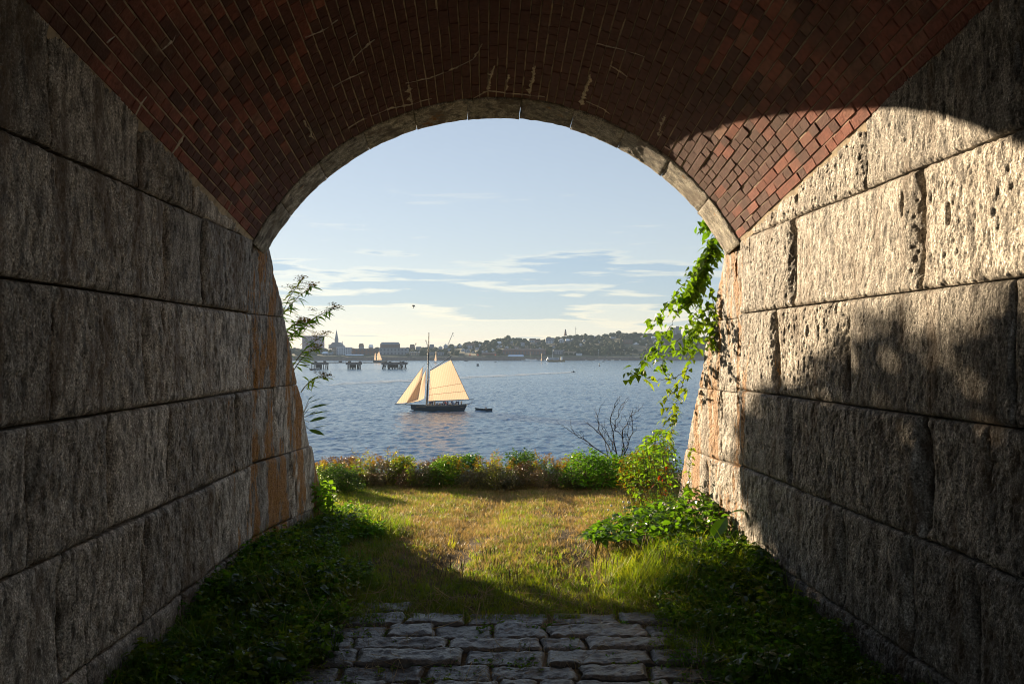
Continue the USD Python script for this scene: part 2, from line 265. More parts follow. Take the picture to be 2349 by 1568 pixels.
def stone(parent, name, xf, sgn, y0, y1, z0, z1, seed, mat, gl=0.005, gr=0.005, res=0.012, rough=1.0, slots=2, scarp=False, depth=0.22, label=None):
    """One ashlar in a wall x = xf(y); sgn points into the passage. The face is real relief."""
    rs = np.random.RandomState(seed)
    ya, yb, za, zb = y0 + gl, y1 - gr, z0 + (.003 if scarp else .007 if sgn > 0 else .005), z1 - (.003 if scarp else .007 if sgn > 0 else .005)
    ymax = max(float(SCARP(za)), yb) if scarp else yb
    nu = max(6, int((ymax - ya) / res)); nv = max(6, int((zb - za) / res))
    u = np.linspace(0, 1, nu + 1); v = np.linspace(0, 1, nv + 1)
    uu, vv = np.meshgrid(u, v, indexing='ij')
    z = za + vv * (zb - za)
    # ends not perfectly plumb
    e0 = 0.010 * (nz(p3(z * 5, seed * 1.0, 0.3)) - 0.5); e1 = 0.010 * (nz(p3(z * 5, seed * 1.7, 4.3)) - 0.5)
    yend = (SCARP(z) + 0.03 * (fbm(p3(z * 9, seed * .3, 1.0), 3) - 0.5)) if scarp else yb + e1
    Y = ya + e0 + uu * (yend - ya - e0)
    dl = (Y - (ya + e0)); dr = yend - Y; db = z - za; dt = zb - z
    d = relief(Y, z, seed, rough)
    edge = np.minimum(np.minimum(dl, dr), np.minimum(db, dt)) + 0.012 * (nz(p3(Y * 30, z * 30, seed)) - 0.5)
    d = d - (.007 if scarp else .020) * np.exp(-np.maximum(edge, 0) / 0.010)
    if True:      # chiselled margins beside the upright joints
        mz = sstep(za + .02, za + .1, z) * sstep(zb - .02, zb - .12, z)
        ml, mr = (.035 if gl > .01 else rs.choice((0, .012, .026))), (.035 if gr > .01 else rs.choice((0, .012, .026)))
        d = d - ml * mz * np.exp(-(dl / rs.uniform(.025, .06)) ** 2) - (0 if scarp else mr) * mz * np.exp(-(dr / rs.uniform(.025, .06)) ** 2)
    if scarp: d = d - 0.03 * np.exp(-dr / 0.03)
    for _ in range(rs.poisson(slots)):
        py, pz = rs.uniform(ya, yb), rs.uniform(za + .05, zb - .05); wy, wz = rs.uniform(.010, .022), rs.uniform(.03, .075)
        d = d - rs.uniform(.02, .04) * np.exp(-(((Y - py) / wy) ** 2 + ((z - pz) / wz) ** 2) ** 2)
    d = d + rs.uniform(-0.012, 0.008)
    X = xf(Y) + sgn * d
    front = np.stack([X, Y, z], -1)
    i, j = np.meshgrid(np.arange(nu), np.arange(nv), indexing='ij'); w = nv + 1
    q = np.stack([i * w + j, (i + 1) * w + j, (i + 1) * w + j + 1, i * w + j + 1], -1).reshape(-1, 4)
    if sgn < 0: q = q[:, ::-1]
    mb = MB().add(front.reshape(-1, 3), q)
    rim = [front[:, 0], front[-1, :], front[::-1, -1], front[0, ::-1]]
    for r in rim:
        bk = r.copy(); bk[:, 0] = xf(r[:, 1]) - sgn * depth
        n = len(r); vv_ = np.vstack([r, bk]); k = np.arange(n - 1)
        qq = np.stack([k, k + n, k + n + 1, k + 1], -1)
        if sgn < 0: qq = qq[:, ::-1]
        mb.add(vv_, qq)
    return part(name, parent, mb.get(), mat, smooth=True, label=label)

wall_l = thing('granite_wall', 'long shaded wall of big granite blocks on the left of the passage', 'wall')
wall_r = thing('granite_wall', 'granite block wall on the right of the passage, its upper half sunlit', 'wall')
JL = {0: [3.0, 4.35, 5.6, 6.5], 1: [2.9, 4.06, 4.97, 6.2], 2: [2.6, 3.75, 4.53, 5.37, 6.69], 3: [2.4, 3.97, 4.97, 6.17], 4: [3.1, 5.32, 5.97], 5: [2.7, 3.955, 4.94, 5.82], 6: [2.9, 4.1], 7: [2.4]}
JR = {0: [3.2, 4.2, 5.47, 6.4], 1: [2.9, 3.90, 4.47, 5.24], 2: [2.7, 3.80, 4.33, 6.03], 3: [2.3, 3.62, 5.16, 6.33], 4: [2.6, 4.35, 6.02], 5: [2.5, 3.55, 4.93, 5.96], 6: [2.8, 3.9], 7: [2.2]}
wide = {('R', 4, 6.02): .030, ('R', 3, 6.33): .034, ('R', 4, 4.35): .024, ('R', 2, 4.33): .024, ('R', 1, 5.24): .022, ('R', 1, 4.47): .012, ('R', 3, 5.16): .011, ('R', 2, 6.03): .011, ('L', 2, 4.53): .018, ('L', 1, 4.06): .018, ('L', 2, 6.69): .014, ('L', 4, 5.32): .012}
sd = 11
for side, wall, J, xf, sg in (('L', wall_l, JL, XL, 1), ('R', wall_r, JR, XR, -1)):
    for c in range(8):
        ys = [1.4] + J[c] + [7.12 if side == 'L' else 7.16]
        for y0, y1 in zip(ys[:-1], ys[1:]):
            if ZS(y0) + 0.25 < COURSES[c]: continue
            sd += 1
            r = (0.0071 if side == 'R' else .0085) if y1 > 3.4 else 0.03
            stone(wall, 'stone', xf, sg, y0, y1, COURSES[c], COURSES[c + 1], sd, M_granite_lichen if y1 > 6.4 else M_granite,
                  wide.get((side, c, y0), .006 if side == 'R' else .009), wide.get((side, c, y1), .006 if side == 'R' else .009), r, rough=1.0, slots=.9 if side == 'R' else .6, depth=0.24)
    # the reveal outside the arch, running on to the battered outer face
    xj = XJL if side == 'L' else XJR
    for c in range(6):
        z0, z1 = COURSES[c], COURSES[c + 1] if c < 5 else EYE + 1.15
        off = 0.0 if side == 'L' else -.03
        ya = 7.15 if c < 5 else 7.52
        cut = [ya] + ([8.05 if c % 2 else 7.72] if c < 3 else [])
        sd += 1
        if len(cut) == 2:
            stone(wall, 'stone', xj, sg, cut[0], cut[1], z0 + off, z1 + off, sd, M_granite_lichen, res=.011, slots=0.6, rough=.8 if side == 'L' else 1.0, depth=0.4, gr=.006)
            sd += 1
        stone(wall, 'stone', xj, sg, cut[-1], cut[-1] + .2, z0 + off, z1 + off, sd, M_granite_lichen, res=.011, slots=0.6, rough=.8 if side == 'L' else 1.0, scarp=True, depth=0.7)

# solid masonry behind the faces
def prism_yz(poly, x0, x1):
    n = len(poly); v = np.array([[x, a, b] for x in (x0, x1) for a, b in poly])
    f = [[k, (k + 1) % n, n + (k + 1) % n, n + k] for k in range(n)]
    tri = [[0, k + 1, k] for k in range(1, n - 1)] + [[n, n + k, n + k + 1] for k in range(1, n - 1)]
    return MB().add(v, f).add(v, tri)
TOPZ = 6.2
for wall, s in ((wall_l, -1), (wall_r, 1)):
    xin = 2.10 if s < 0 else 2.22
    poly = [(-3.0, -1.2), (7.1, -1.2), (7.1, TOPZ), (-3.0, TOPZ)]
    mb = prism_yz(poly, s * (xin + 0.0), s * 9.0)
    xo = 2.13 if s < 0 else 1.89
    b0, b1 = float(SCARP(-1.2)) - .06, float(SCARP(TOPZ)) - .06
    mb2 = prism_yz([(7.1, -1.2), (b0, -1.2), (max(b1, 7.15) if b1 > 7.15 else 7.15, (b0 - 7.15) / .575 - 1.2 if b1 < 7.15 else TOPZ), (7.15, TOPZ), (7.1, TOPZ)], s * xo, s * 9.0)
    mb.add(*mb2.get())
    # inner lining, just behind the ashlars
    ys = np.array([-3.0, 1.4, 7.1]); xf = XL if s < 0 else XR
    lin = MB()
    for a, b in zip(ys[:-1], ys[1:]):
        q = [[xf(a) + s * (.0 if b <= 1.4 else .13), a, -1.2], [xf(b) + s * (.0 if b <= 1.4 else .13), b, -1.2], [xf(b) + s * (.0 if b <= 1.4 else .13), b, TOPZ], [xf(a) + s * (.0 if b <= 1.4 else .13), a, TOPZ]]
        lin.add(q, [[0, 1, 2, 3]])
    part('wall_core', wall, mb.add(*lin.get()).get(), M_granite)

# brick vault
vlt = thing('brick_vault', 'low red brick barrel vault over the passage, streaked with lime', 'vault')
YE = 7.13
NC = 70; dth = 2 * THM / NC
cells = []
for i in range(NC):
    y = YE - (0.0 if i % 2 else 0.10) - random.uniform(0, .03); prev = YE
    while prev > 1.6:
        L = random.choice((0.19, 0.15, 0.105, 0.105))
        y0 = prev - L + random.uniform(-.012, .012) if prev < YE else (y if i % 2 == 0 else prev - L)
        cells.append((i, y0, prev)); prev = y0
def brick_geo(i, y0, y1):
    t0 = -THM + i * dth; t1 = t0 + dth
    g = 0.0038; R = 2.2
    o = max(-.006, min(.001, random.gauss(-.001, .0028))); tl = max(-.002, min(.002, random.gauss(0, .0012)))
    a0, a1 = t0 + g * random.uniform(.3, 1.5) / R, t1 - g * random.uniform(.3, 1.5) / R
    b0, b1 = y0 + g * .6, y1 - g * .6
    e = .003
    rows = []
    for off, ins in ((0.10, 0), (o + .004, 0), (o, e)):
        rows.append([vault(a0 + ins / R, b0 + ins, off + tl), vault(a1 - ins / R, b0 + ins, off - tl), vault(a1 - ins / R, b1 - ins, off - tl), vault(a0 + ins / R, b1 - ins, off + tl)])
    v = np.array(rows).reshape(-1, 3)
    f = [[8, 9, 10, 11]]
    for r in (0, 4):
        for k in range(4): f.append([r + k, r + (k + 1) % 4, r + 4 + (k + 1) % 4, r + 4 + k])
    return v, f
def pix(q): return CX + q[0] / q[1] * FOC, HY - (q[2] - EYE) / q[1] * FOC
scored = []
for k, (i, y0, y1) in enumerate(cells):
    q = vault(-THM + (i + .5) * dth, (y0 + y1) / 2); x, y = pix(q)
    seen = -40 < x < 2390 and y > -40
    scored.append((-(1.0 / q[1] ** 2) * (y1 - y0) * max(.25, abs(math.sin(-THM + (i + .5) * dth))) if seen else 0, k))
big = {k for _, k in sorted(scored)[:300]}
rest = MB()
for k, (i, y0, y1) in enumerate(cells):
    v, f = brick_geo(i, y0, y1)
    if k in big: part('brick', vlt, (v, f), M_brick)
    else: rest.add(v, f)
part('bricks', vlt, rest.get(), M_brick_far, kind='stuff')
th = np.linspace(-THM - .02, THM + .02, 90); yy = np.array([-3.0, 1.6, YE])
sh = MB()
for off, flip in ((0.0050, False), (0.75, True)):
    g = np.array([[vault(t, y, off if y > 1.7 or off > .1 else off) for y in yy] for t in th]); n, m = len(th), len(yy)
    i, j = np.meshgrid(np.arange(n - 1), np.arange(m - 1), indexing='ij')
    q = np.stack([i * m + j, (i + 1) * m + j, (i + 1) * m + j + 1, i * m + j + 1], -1).reshape(-1, 4)
    sh.add(g.reshape(-1, 3), q if flip else q[:, ::-1])
for y in (yy[0], yy[-1]):
    g = np.array([[vault(t, y, o) for o in (0.0050, .75)] for t in th]); n = len(th); k = np.arange(n - 1)
    sh.add(g.reshape(-1, 3), np.stack([2 * k, 2 * k + 1, 2 * k + 3, 2 * k + 2], -1))
part('mortar', vlt, sh.get(), M_mortar, smooth=30)
# lime that has seeped out along joints and cracks: raised crusts
STREAKS = [([(930, 190), (985, 180), (1035, 160), (1085, 135), (1108, 100)], 5), ([(935, 195), (942, 215), (945, 238)], 13), ([(780, 305), (830, 275), (890, 250), (940, 240), (990, 225)], 6),
           ([(1118, 205), (1128, 170), (1135, 150)], 12), ([(1215, 215), (1222, 180), (1228, 150)], 10), ([(1335, 240), (1340, 215), (1350, 190), (1355, 170)], 14), ([(1345, 232), (1385, 250), (1400, 262)], 8),
           ([(1510, 310), (1516, 290), (1528, 262)], 14), ([(860, 90), (815, 130), (800, 150)], 5), ([(775, 45), (740, 70), (700, 85)], 6), ([(760, 200), (835, 165)], 4),
           ([(395, 352), (410, 330), (420, 310)], 12), ([(305, 275), (322, 240), (335, 220)], 8), ([(370, 115), (395, 95), (400, 80)], 9), ([(245, 100), (262, 82)], 9), ([(520, 485), (532, 462)], 11),
           ([(820, 75), (800, 88)], 6), ([(480, 310), (520, 268)], 5), ([(720, 320), (705, 290), (695, 275)], 6), ([(1160, 210), (1165, 170)], 6), ([(1085, 225), (1120, 208), (1170, 215), (1250, 222)], 5), ([(1400, 150), (1440, 175)], 4), ([(1370, 100), (1480, 130)], 3)]
for pts, wd in STREAKS:
    ctr = [on_vault(*p) for p in pts]; c = []
    for (t0, y0), (t1, y1) in zip(ctr[:-1], ctr[1:]):
        n = max(3, int(math.hypot((t1 - t0) * 2.2, y1 - y0) / .02))
        c += [(t0 + (t1 - t0) * k / n, y0 + (y1 - y0) * k / n) for k in range(n)]
    c.append(ctr[-1]); c = np.array(c); tt = np.gradient(c * [2.2, 1.0], axis=0); tt /= np.linalg.norm(tt, axis=1, keepdims=True) + 1e-9
    nn = np.stack([-tt[:, 1] / 2.2, tt[:, 0]], 1)
    s = np.arange(len(c)); w = wd / FOC * c[:, 1] * (0.25 + 1.3 * nz(p3(s * .45, wd * 1.0, pts[0][0] * .1))) * np.minimum(1, .35 + np.minimum(s, len(c) - 1 - s) * .3)
    w1 = w * (0.1 + 2.4 * nz(p3(s * 1.7, 3.3, pts[0][0] * .2)) ** 2); w2 = w * (0.1 + 2.4 * nz(p3(s * 1.7, 7.3, pts[0][1] * .2)) ** 2)
    jit = .012 * (nz(p3(s * .25, 1.0, pts[0][1] * .3)) - .5)
    a = c + nn * (w1 / 2 + jit)[:, None]; m = c + nn * jit[:, None]; b = c - nn * (w2 / 2 - jit)[:, None]
    v = np.concatenate([vault(a[:, 0], a[:, 1], -.0005), vault(m[:, 0], m[:, 1], -.006), vault(b[:, 0], b[:, 1], -.0005)]); n = len(c); k = np.arange(n - 1)
    part('lime_streak', vlt, (v, np.vstack([np.stack([k, k + 1, k + 1 + n, k + n], -1), np.stack([k + n, k + 1 + n, k + 1 + 2 * n, k + 2 * n], -1)])), M_lime)

# granite voussoirs that close the vault towards the sea
ring = thing('stone_arch', 'ring of weathered granite voussoirs edging the seaward end of the vault', 'arch')
edges = [-THM - .015] + [math.radians(-6.1 + 11.25 * k) for k in range(-4, 6)] + [THM + .015]
for k, (a, b) in enumerate(zip(edges[:-1], edges[1:])):
    nt, ny = 34, 22
    t = np.linspace(a + .0009, b - .0009, nt); y = np.linspace(YE + .012, 7.49, ny); rr = np.random.RandomState(50 + k)
    T, YY = np.meshgrid(t, y, indexing='ij')
    ed = np.minimum(np.minimum((T - t[0]) * 2.2, (t[-1] - T) * 2.2), np.minimum(YY - y[0], y[-1] - YY)) + .01 * nz(p3(T * 60, YY * 30, k))
    off = 0.012 * (fbm(p3(T * 30, YY * 12, k * 2.2), 3) - .5) + .010 * np.exp(-ed / .012) + rr.uniform(-.006, .004) - .012
    v = vault(T.ravel(), YY.ravel(), off.ravel()).reshape(nt, ny, 3)
    i, j = np.meshgrid(np.arange(nt - 1), np.arange(ny - 1), indexing='ij')
    q = np.stack([i * ny + j, i * ny + j + 1, (i + 1) * ny + j + 1, (i + 1) * ny + j], -1).reshape(-1, 4)
    mb = MB().add(v.reshape(-1, 3), q)
    top = vault(T.ravel(), YY.ravel(), .5).reshape(nt, ny, 3)
    for r, r2 in ((v[:, 0], top[:, 0]), (v[-1], top[-1]), (v[::-1, -1], top[::-1, -1]), (v[0, ::-1], top[0, ::-1])):
        n = len(r); kk = np.arange(n - 1); mb.add(np.vstack([r, r2]), np.stack([kk, kk + 1, kk + 1 + n, kk + n], -1))
    part('voussoir', ring, mb.get(), M_granite_ring, smooth=True)
# masonry over the ring
g = []
th2 = np.linspace(-THM - .2, THM + .2, 60)
fas = MB()
lo = np.array([vault(t, 7.30, .045) for t in th2])
for y, fl in ((7.16, 0), (7.44, 1)):
    a = lo.copy(); a[:, 1] = y; b = a.copy(); b[:, 2] = TOPZ; n = len(a); k = np.arange(n - 1)
    q = np.stack([k, k + 1, k + 1 + n, k + n], -1); fas.add(np.vstack([a, b]), q if fl == 0 else q[:, ::-1])
a = lo.copy(); a[:, 1] = 7.16; b = lo.copy(); b[:, 1] = 7.44; n = len(a); k = np.arange(n - 1)
fas.add(np.vstack([a, b]), np.stack([k, k + n, k + n + 1, k + 1], -1))
part('upper_masonry', ring, fas.get(), M_granite)

# ---------------------------------------------------------------- ground
def G(X, Y):
    """Height of the ground."""
    X = np.asarray(X, float); Y = np.asarray(Y, float)
    z = -0.038 * np.maximum(Y - 8.0, 0) * sstep(8, 9.5, Y)
    left = sstep(-.75, -1.9, X + .5 * sstep(7.0, 9.0, Y)) * sstep(5.4, 6.6, Y) * sstep(10.2, 8.6, Y)
    right = sstep(.55, 1.35, X - .25 * sstep(8.0, 9.5, Y)) * sstep(5.6, 6.5, Y) * sstep(9.6, 8.2, Y)
    z = z + 0.09 * left + 0.13 * right
    z = z - .035 * np.exp(-((X + .55 - .1 * (Y - 7)) / .22) ** 2) * sstep(6, 7, Y) - .03 * np.exp(-((X - .62 - .03 * (Y - 7)) / .22) ** 2) * sstep(6, 7, Y)
    z = z + 0.05 * (fbm(p3(X * .9, Y * .9, 0.5), 3, 5) - .5) * sstep(5.6, 7, Y) + .02 * (nz(p3(X * 4, Y * 4, 2.5)) - .5)
    z = np.where(Y < 5.6, z - .012 * sstep(6.3, 5.3, Y) * sstep(1.75, 1.2, np.abs(X)), z)
    drop = np.maximum(Y - 14.3, 0)
    return z - 0.55 * drop * sstep(14.3, 17, Y) * (Y < 60) - np.where(Y >= 60, 25, 0)
xs = np.concatenate([np.linspace(-60, -4, 30), np.linspace(-3.8, 3.8, 190), np.linspace(4, 60, 30)])
ys = np.concatenate([np.linspace(-30, 2.8, 30), np.linspace(3.0, 15, 260), np.linspace(15.5, 59, 50)])
X, Y = np.meshgrid(xs, ys, indexing='ij'); n, m = X.shape
i, j = np.meshgrid(np.arange(n - 1), np.arange(m - 1), indexing='ij')
q = np.stack([i * m + j, (i + 1) * m + j, (i + 1) * m + j + 1, i * m + j + 1], -1).reshape(-1, 4)
solo('ground', (np.stack([X, Y, G(X, Y)], -1).reshape(-1, 3), q), M_soil, 'worn grassy ground of the passage mouth and the bank outside', 'ground', kind='structure', smooth=True)

# ---------------------------------------------------------------- paving of rough granite setts
pav = thing('stone_paving', 'rough granite paving of uneven blocks on the passage floor', 'paving', kind='structure')
y = 3.3; r = 0
while y < 6.15:
    dp = random.uniform(.19, .27); x = -1.75 + random.uniform(-.2, .2)
    while x < 1.75:
        L = random.choice((.22, .32, .40, .5, .60)) * random.uniform(.85, 1.15)
        rs = np.random.RandomState(int(1000 * (y + 10) + 100 * (x + 5)) % 99991)
        x1, y1 = x + L, y + dp
        edge_fade = sstep(1.0, 1.7, abs((x + x1) / 2)) * .05 + sstep(5.75, 6.2, y) * .045
        if not (y > 5.8 and rs.rand() < .35):
            g = rs.uniform(.004, .013, 4); nu, nv = max(8, int(L / .016)), max(7, int(dp / .016))
            U, V = np.meshgrid(np.linspace(0, 1, nu + 1), np.linspace(0, 1, nv + 1), indexing='ij')
            XX = (x + g[0]) + U * (L - g[0] - g[1]); YY = (y + g[2]) + V * (dp - g[2] - g[3])
            XX = XX + .05 * (nz(p3(XX * 5, YY * 9, 1.7)) - .5); YY = YY + .07 * (nz(p3(XX * 5, YY * 5, 8.7)) - .5)
            ed = np.minimum(np.minimum(U * L, (1 - U) * L), np.minimum(V * dp, (1 - V) * dp))
            Z = .014 + rs.uniform(-.012, .012) - edge_fade + .028 * (fbm(p3(XX * 8, YY * 13, x), 3) - .5) + .020 * (fbm(p3(XX * 26, YY * 40, x), 2) - .5) - .018 * np.exp(-ed / .008)
            Z = Z + rs.uniform(-.05, .05) * (V - .5) * dp
            top = np.stack([XX, YY, Z], -1); w = nv + 1
            a, b = np.meshgrid(np.arange(nu), np.arange(nv), indexing='ij')
            mb = MB().add(top.reshape(-1, 3), np.stack([a * w + b, (a + 1) * w + b, (a + 1) * w + b + 1, a * w + b + 1], -1).reshape(-1, 4))
            for e in (top[:, 0], top[-1], top[::-1, -1], top[0, ::-1]):
                bk = e.copy(); bk[:, 2] = -.16; kk = np.arange(len(e) - 1); nn = len(e)
                mb.add(np.vstack([e, bk]), np.stack([kk, kk + nn, kk + nn + 1, kk + 1], -1))
            part('paving_stone', pav, mb.get(), M_sett, smooth=True)
        x = x1
    y += dp; r += 1

# ---------------------------------------------------------------- plants: shapes
M_green = leafmat('grass_green', [(0.055, 0.11, 0.010), (0.09, 0.155, 0.014), (0.135, 0.185, 0.02), (0.19, 0.205, 0.035)], 0.6, tcol=(2.1, 2.0, .6))
M_dry = leafmat('grass_dry', [(0.25, 0.185, 0.085), (0.34, 0.265, 0.14), (0.19, 0.155, 0.055), (0.42, 0.34, 0.20), (0.13, 0.145, 0.03)], 0.45, tcol=(1.5, 1.3, .8))
M_weed = leafmat('weed_leaf', [(0.055, 0.15, 0.012), (0.09, 0.21, 0.014), (0.13, 0.24, 0.02), (0.18, 0.25, 0.025)], 0.45, .55, spec=.25)
M_leaf = leafmat('broad_leaf', [(0.045, 0.115, 0.010), (0.075, 0.15, 0.012), (0.115, 0.18, 0.014), (0.16, 0.19, 0.02)], 0.55, .32, spec=.5)
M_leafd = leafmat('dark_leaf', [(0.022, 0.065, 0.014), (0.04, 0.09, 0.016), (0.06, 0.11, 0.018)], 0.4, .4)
M_gold = leafmat('goldenrod_bloom', [(0.38, 0.26, 0.014), (0.44, 0.31, 0.018), (0.32, 0.20, 0.014), (0.22, 0.16, 0.02)], 0.35, .8, tcol=(1.3, 1.1, .5), spec=.05)
M_gold_dim = leafmat('faded_bloom', [(0.10, 0.065, 0.012), (0.15, 0.10, 0.015), (0.07, 0.055, 0.015)], 0.2, .8, spec=.05)
M_rust = leafmat('rusty_leaf', [(0.09, 0.050, 0.020), (0.13, 0.080, 0.026), (0.075, 0.075, 0.018), (0.06, 0.080, 0.016), (0.14, 0.115, 0.030)], 0.3, .35, tcol=(1.5, 1.2, .7), spec=.6)
M_redl = leafmat('red_leaf', [(0.24, 0.04, 0.014), (0.17, 0.03, 0.012), (0.28, 0.075, 0.015)], 0.45, tcol=(1.6, .9, .5))
M_stem = simple('green_stem', (0.09, 0.085, 0.03), .7)
M_twig = simple('bare_twig', (0.035, 0.027, 0.022), .8)
M_straw = leafmat('straw', [(0.34, 0.26, 0.15), (0.44, 0.36, 0.22), (0.25, 0.18, 0.09)], .3, tcol=(1.2, 1.1, .9))
M_white = simple('white_petal', (0.75, 0.75, 0.70), .6)

def blades(mb, rs, n, rad, h, w, bend, lean=(0, 0)):
    for _ in range(n):
        a, r = rs.uniform(0, 2 * np.pi), rad * math.sqrt(rs.rand()); b = np.array([r * math.cos(a), r * math.sin(a), -.01])
        hh = h * rs.uniform(.55, 1.15); da = rs.uniform(0, 2 * np.pi); bd = bend * rs.uniform(.3, 1.3)
        dr = np.array([math.cos(da), math.sin(da), 0]) * bd + np.array([*lean, 0]); sd_ = np.array([-math.sin(da + rs.uniform(-.8, .8)), math.cos(da), 0]); ww = w * rs.uniform(.6, 1.2)
        pts = [b + np.array([0, 0, hh * t * (1 - .35 * bd * t)]) + dr * hh * t ** 1.8 for t in (0, .4, .75, 1.0)]
        v = [pts[0] - sd_ * ww / 2, pts[0] + sd_ * ww / 2, pts[1] - sd_ * ww * .45, pts[1] + sd_ * ww * .45, pts[2] - sd_ * ww * .3, pts[2] + sd_ * ww * .3, pts[3]]
        mb.add(v, [[0, 1, 3], [0, 3, 2], [2, 3, 5], [2, 5, 4], [4, 5, 6]])
def leaf(mb, at, d, L, W, rs, droop=.25, fold=.25, shape='oval'):
    """A leaf of eight faces, folded at its midrib."""
    d = np.asarray(d, float); d = d / (np.linalg.norm(d) + 1e-9)
    up = np.array([0, 0, 1.0]) + .5 * rs.normal(size=3); s = np.cross(d, up); s /= np.linalg.norm(s) + 1e-9; nrm = np.cross(s, d)
    if shape == 'oval': prof = ((0.0, .0), (.28, .42), (.6, .46), (1.0, 0))
    elif shape == 'heart': prof = ((0.0, .1), (.18, .5), (.5, .46), (1.0, 0))
    else: prof = ((0.0, .05), (.25, .5), (.6, .36), (1.0, 0))
    mid, lf, rt = [], [], []
    for t, w in prof:
        c = np.asarray(at) + d * L * t - np.array([0, 0, 1]) * droop * L * t * t
        mid.append(c - nrm * fold * 0); lf.append(c + s * W * w + nrm * fold * W * w); rt.append(c - s * W * w + nrm * fold * W * w)
    v = np.array(mid + lf[:3] + rt[:3])
    f = [[0, 1, 5], [0, 5, 4], [1, 2, 6], [1, 6, 5], [2, 3, 6], [0, 7, 8], [0, 8, 1], [1, 8, 9], [1, 9, 2], [2, 9, 3]]
    mb.add(v, f)
def rdir(rs, up=.2):
    a = rs.uniform(0, 2 * np.pi); d = np.array([math.cos(a), math.sin(a), up + rs.normal() * .35]); return d / np.linalg.norm(d)

def scatter(name, protos, mats, pts, rots, scl, idx, label, cat, kind='stuff', tilt=.12):
    """Ground cover: one object that draws its tufts many times over."""
    pi = UsdGeom.PointInstancer.Define(stage, numbered('/World', name)); base = str(pi.GetPath())
    rs = np.random.RandomState(len(pts))
    for k, (p, m) in enumerate(zip(protos, mats)):
        ms = usdkit.mesh(stage, f'{base}/tuft_{k:03d}' if k else f'{base}/tuft', p, m)
        pi.CreatePrototypesRel().AddTarget(ms.GetPath())
    n = len(pts)
    pi.CreatePositionsAttr(Vt.Vec3fArray.FromNumpy(np.asarray(pts, np.float32))); pi.CreateProtoIndicesAttr(Vt.IntArray.FromNumpy(np.asarray(idx, np.int32)))
    ax, ay = rs.normal(size=n) * tilt / 2, rs.normal(size=n) * tilt / 2; c, s = np.cos(np.asarray(rots) / 2), np.sin(np.asarray(rots) / 2)
    quats = [Gf.Quath(float(a), float(b), float(d), float(e)) for a, b, d, e in zip(c, ax, ay, s)]
    pi.CreateOrientationsAttr(Vt.QuathArray(quats))
    sc = np.asarray(scl, np.float32); pi.CreateScalesAttr(Vt.Vec3fArray.FromNumpy(np.stack([sc, sc, sc], 1)))
    tag(pi.GetPrim(), label, cat, None, kind)
def seed_points(n, box, dens, seed):
    """Random spots where dens(X, Y) beats chance, inside the passage and its reveals."""
    rs = np.random.RandomState(seed); X = rs.uniform(box[0], box[1], n); Y = rs.uniform(box[2], box[3], n)
    wl = np.where(Y < 7.2, XL(Y), np.where(Y < 8.95, XJL(Y), -9)) + .03; wr = np.where(Y < 7.2, XR(Y), np.where(Y < 8.95, XJR(Y), 9)) - .03
    k = (rs.rand(n) < dens(X, Y)) & (X > wl) & (X < wr)
    X, Y = X[k], Y[k]; return np.stack([X, Y, G(X, Y)], -1), rs.uniform(0, 2 * np.pi, len(X)), rs

def dryness(X, Y):
    c = fbm(p3(X * .9, Y * .7, 3.0), 3, 21)
    tr = np.exp(-((X + .55 - .1 * (Y - 7)) / .3) ** 2) + np.exp(-((X - .62) / .3) ** 2)
    return np.clip(.66 * sstep(6.6, 8.6, Y + .9 * (c - .5)) * sstep(2.3, 1.0, np.abs(X - .05 * (Y - 8)) - .12 * (Y - 8)) + .35 * tr * sstep(6.3, 7, Y) + .8 * (c - .5), 0, 1)
def edge_dist(X, Y):
    wl = np.where(Y < 7.2, XL(Y), XJL(np.minimum(Y, 9))); wr = np.where(Y < 7.2, XR(Y), XJR(np.minimum(Y, 9))); return np.minimum(X - wl, wr - X)
worn = lambda X, Y: 1 - .85 * np.clip(np.exp(-((X + .5 - .12 * (Y - 7)) / .2) ** 2) + np.exp(-((X - .6 + .05 * (Y - 7)) / .22) ** 2), 0, 1) * sstep(6.6, 7.4, Y) * sstep(11.5, 9.5, Y) * sstep(.25, .6, nz(p3(X * 2, Y * 1.5, 6.0)))
inpave = lambda X, Y: sstep(6.0, 5.6, Y) * sstep(1.3, .85, np.abs(X))
rs = np.random.RandomState(3)
def tufts(k, n, rad, h, w, bend, seed, lean=(0, 0)):
    out = []
    for q in range(k):
        mb = MB(); blades(mb, np.random.RandomState(seed + q), n, rad, h, w, bend, lean); out.append(mb.get())
    return out
# short dry turf
pts, rot, r = seed_points(52000, (-3.4, 3.6, 6.2, 13.2), lambda X, Y: dryness(X, Y) * (.35 + .65 * nz(p3(X * 3, Y * 3, 1.0))) * worn(X, Y), 31)
scatter('dry_grass', tufts(4, 16, .06, .055, .0035, .9, 100), [M_dry] * 4, pts, rot, r.uniform(.6, 1.35, len(pts)), r.randint(0, 4, len(pts)), 'short tan dry turf covering the sunlit middle of the lawn', 'grass')
# short green turf
pts, rot, r = seed_points(46000, (-3.4, 3.6, 5.7, 13.2), lambda X, Y: np.clip(1.02 - dryness(X, Y), .03, 1) * (1 - inpave(X, Y)) * (.35 + .65 * nz(p3(X * 3, Y * 3, 4.0))) * worn(X, Y), 32)
scatter('green_grass', tufts(4, 16, .06, .055, .0038, .8, 120), [M_green] * 4, pts, rot, r.uniform(.6, 1.35, len(pts)), r.randint(0, 4, len(pts)), 'short green turf between the dry lawn and the passage walls', 'grass')
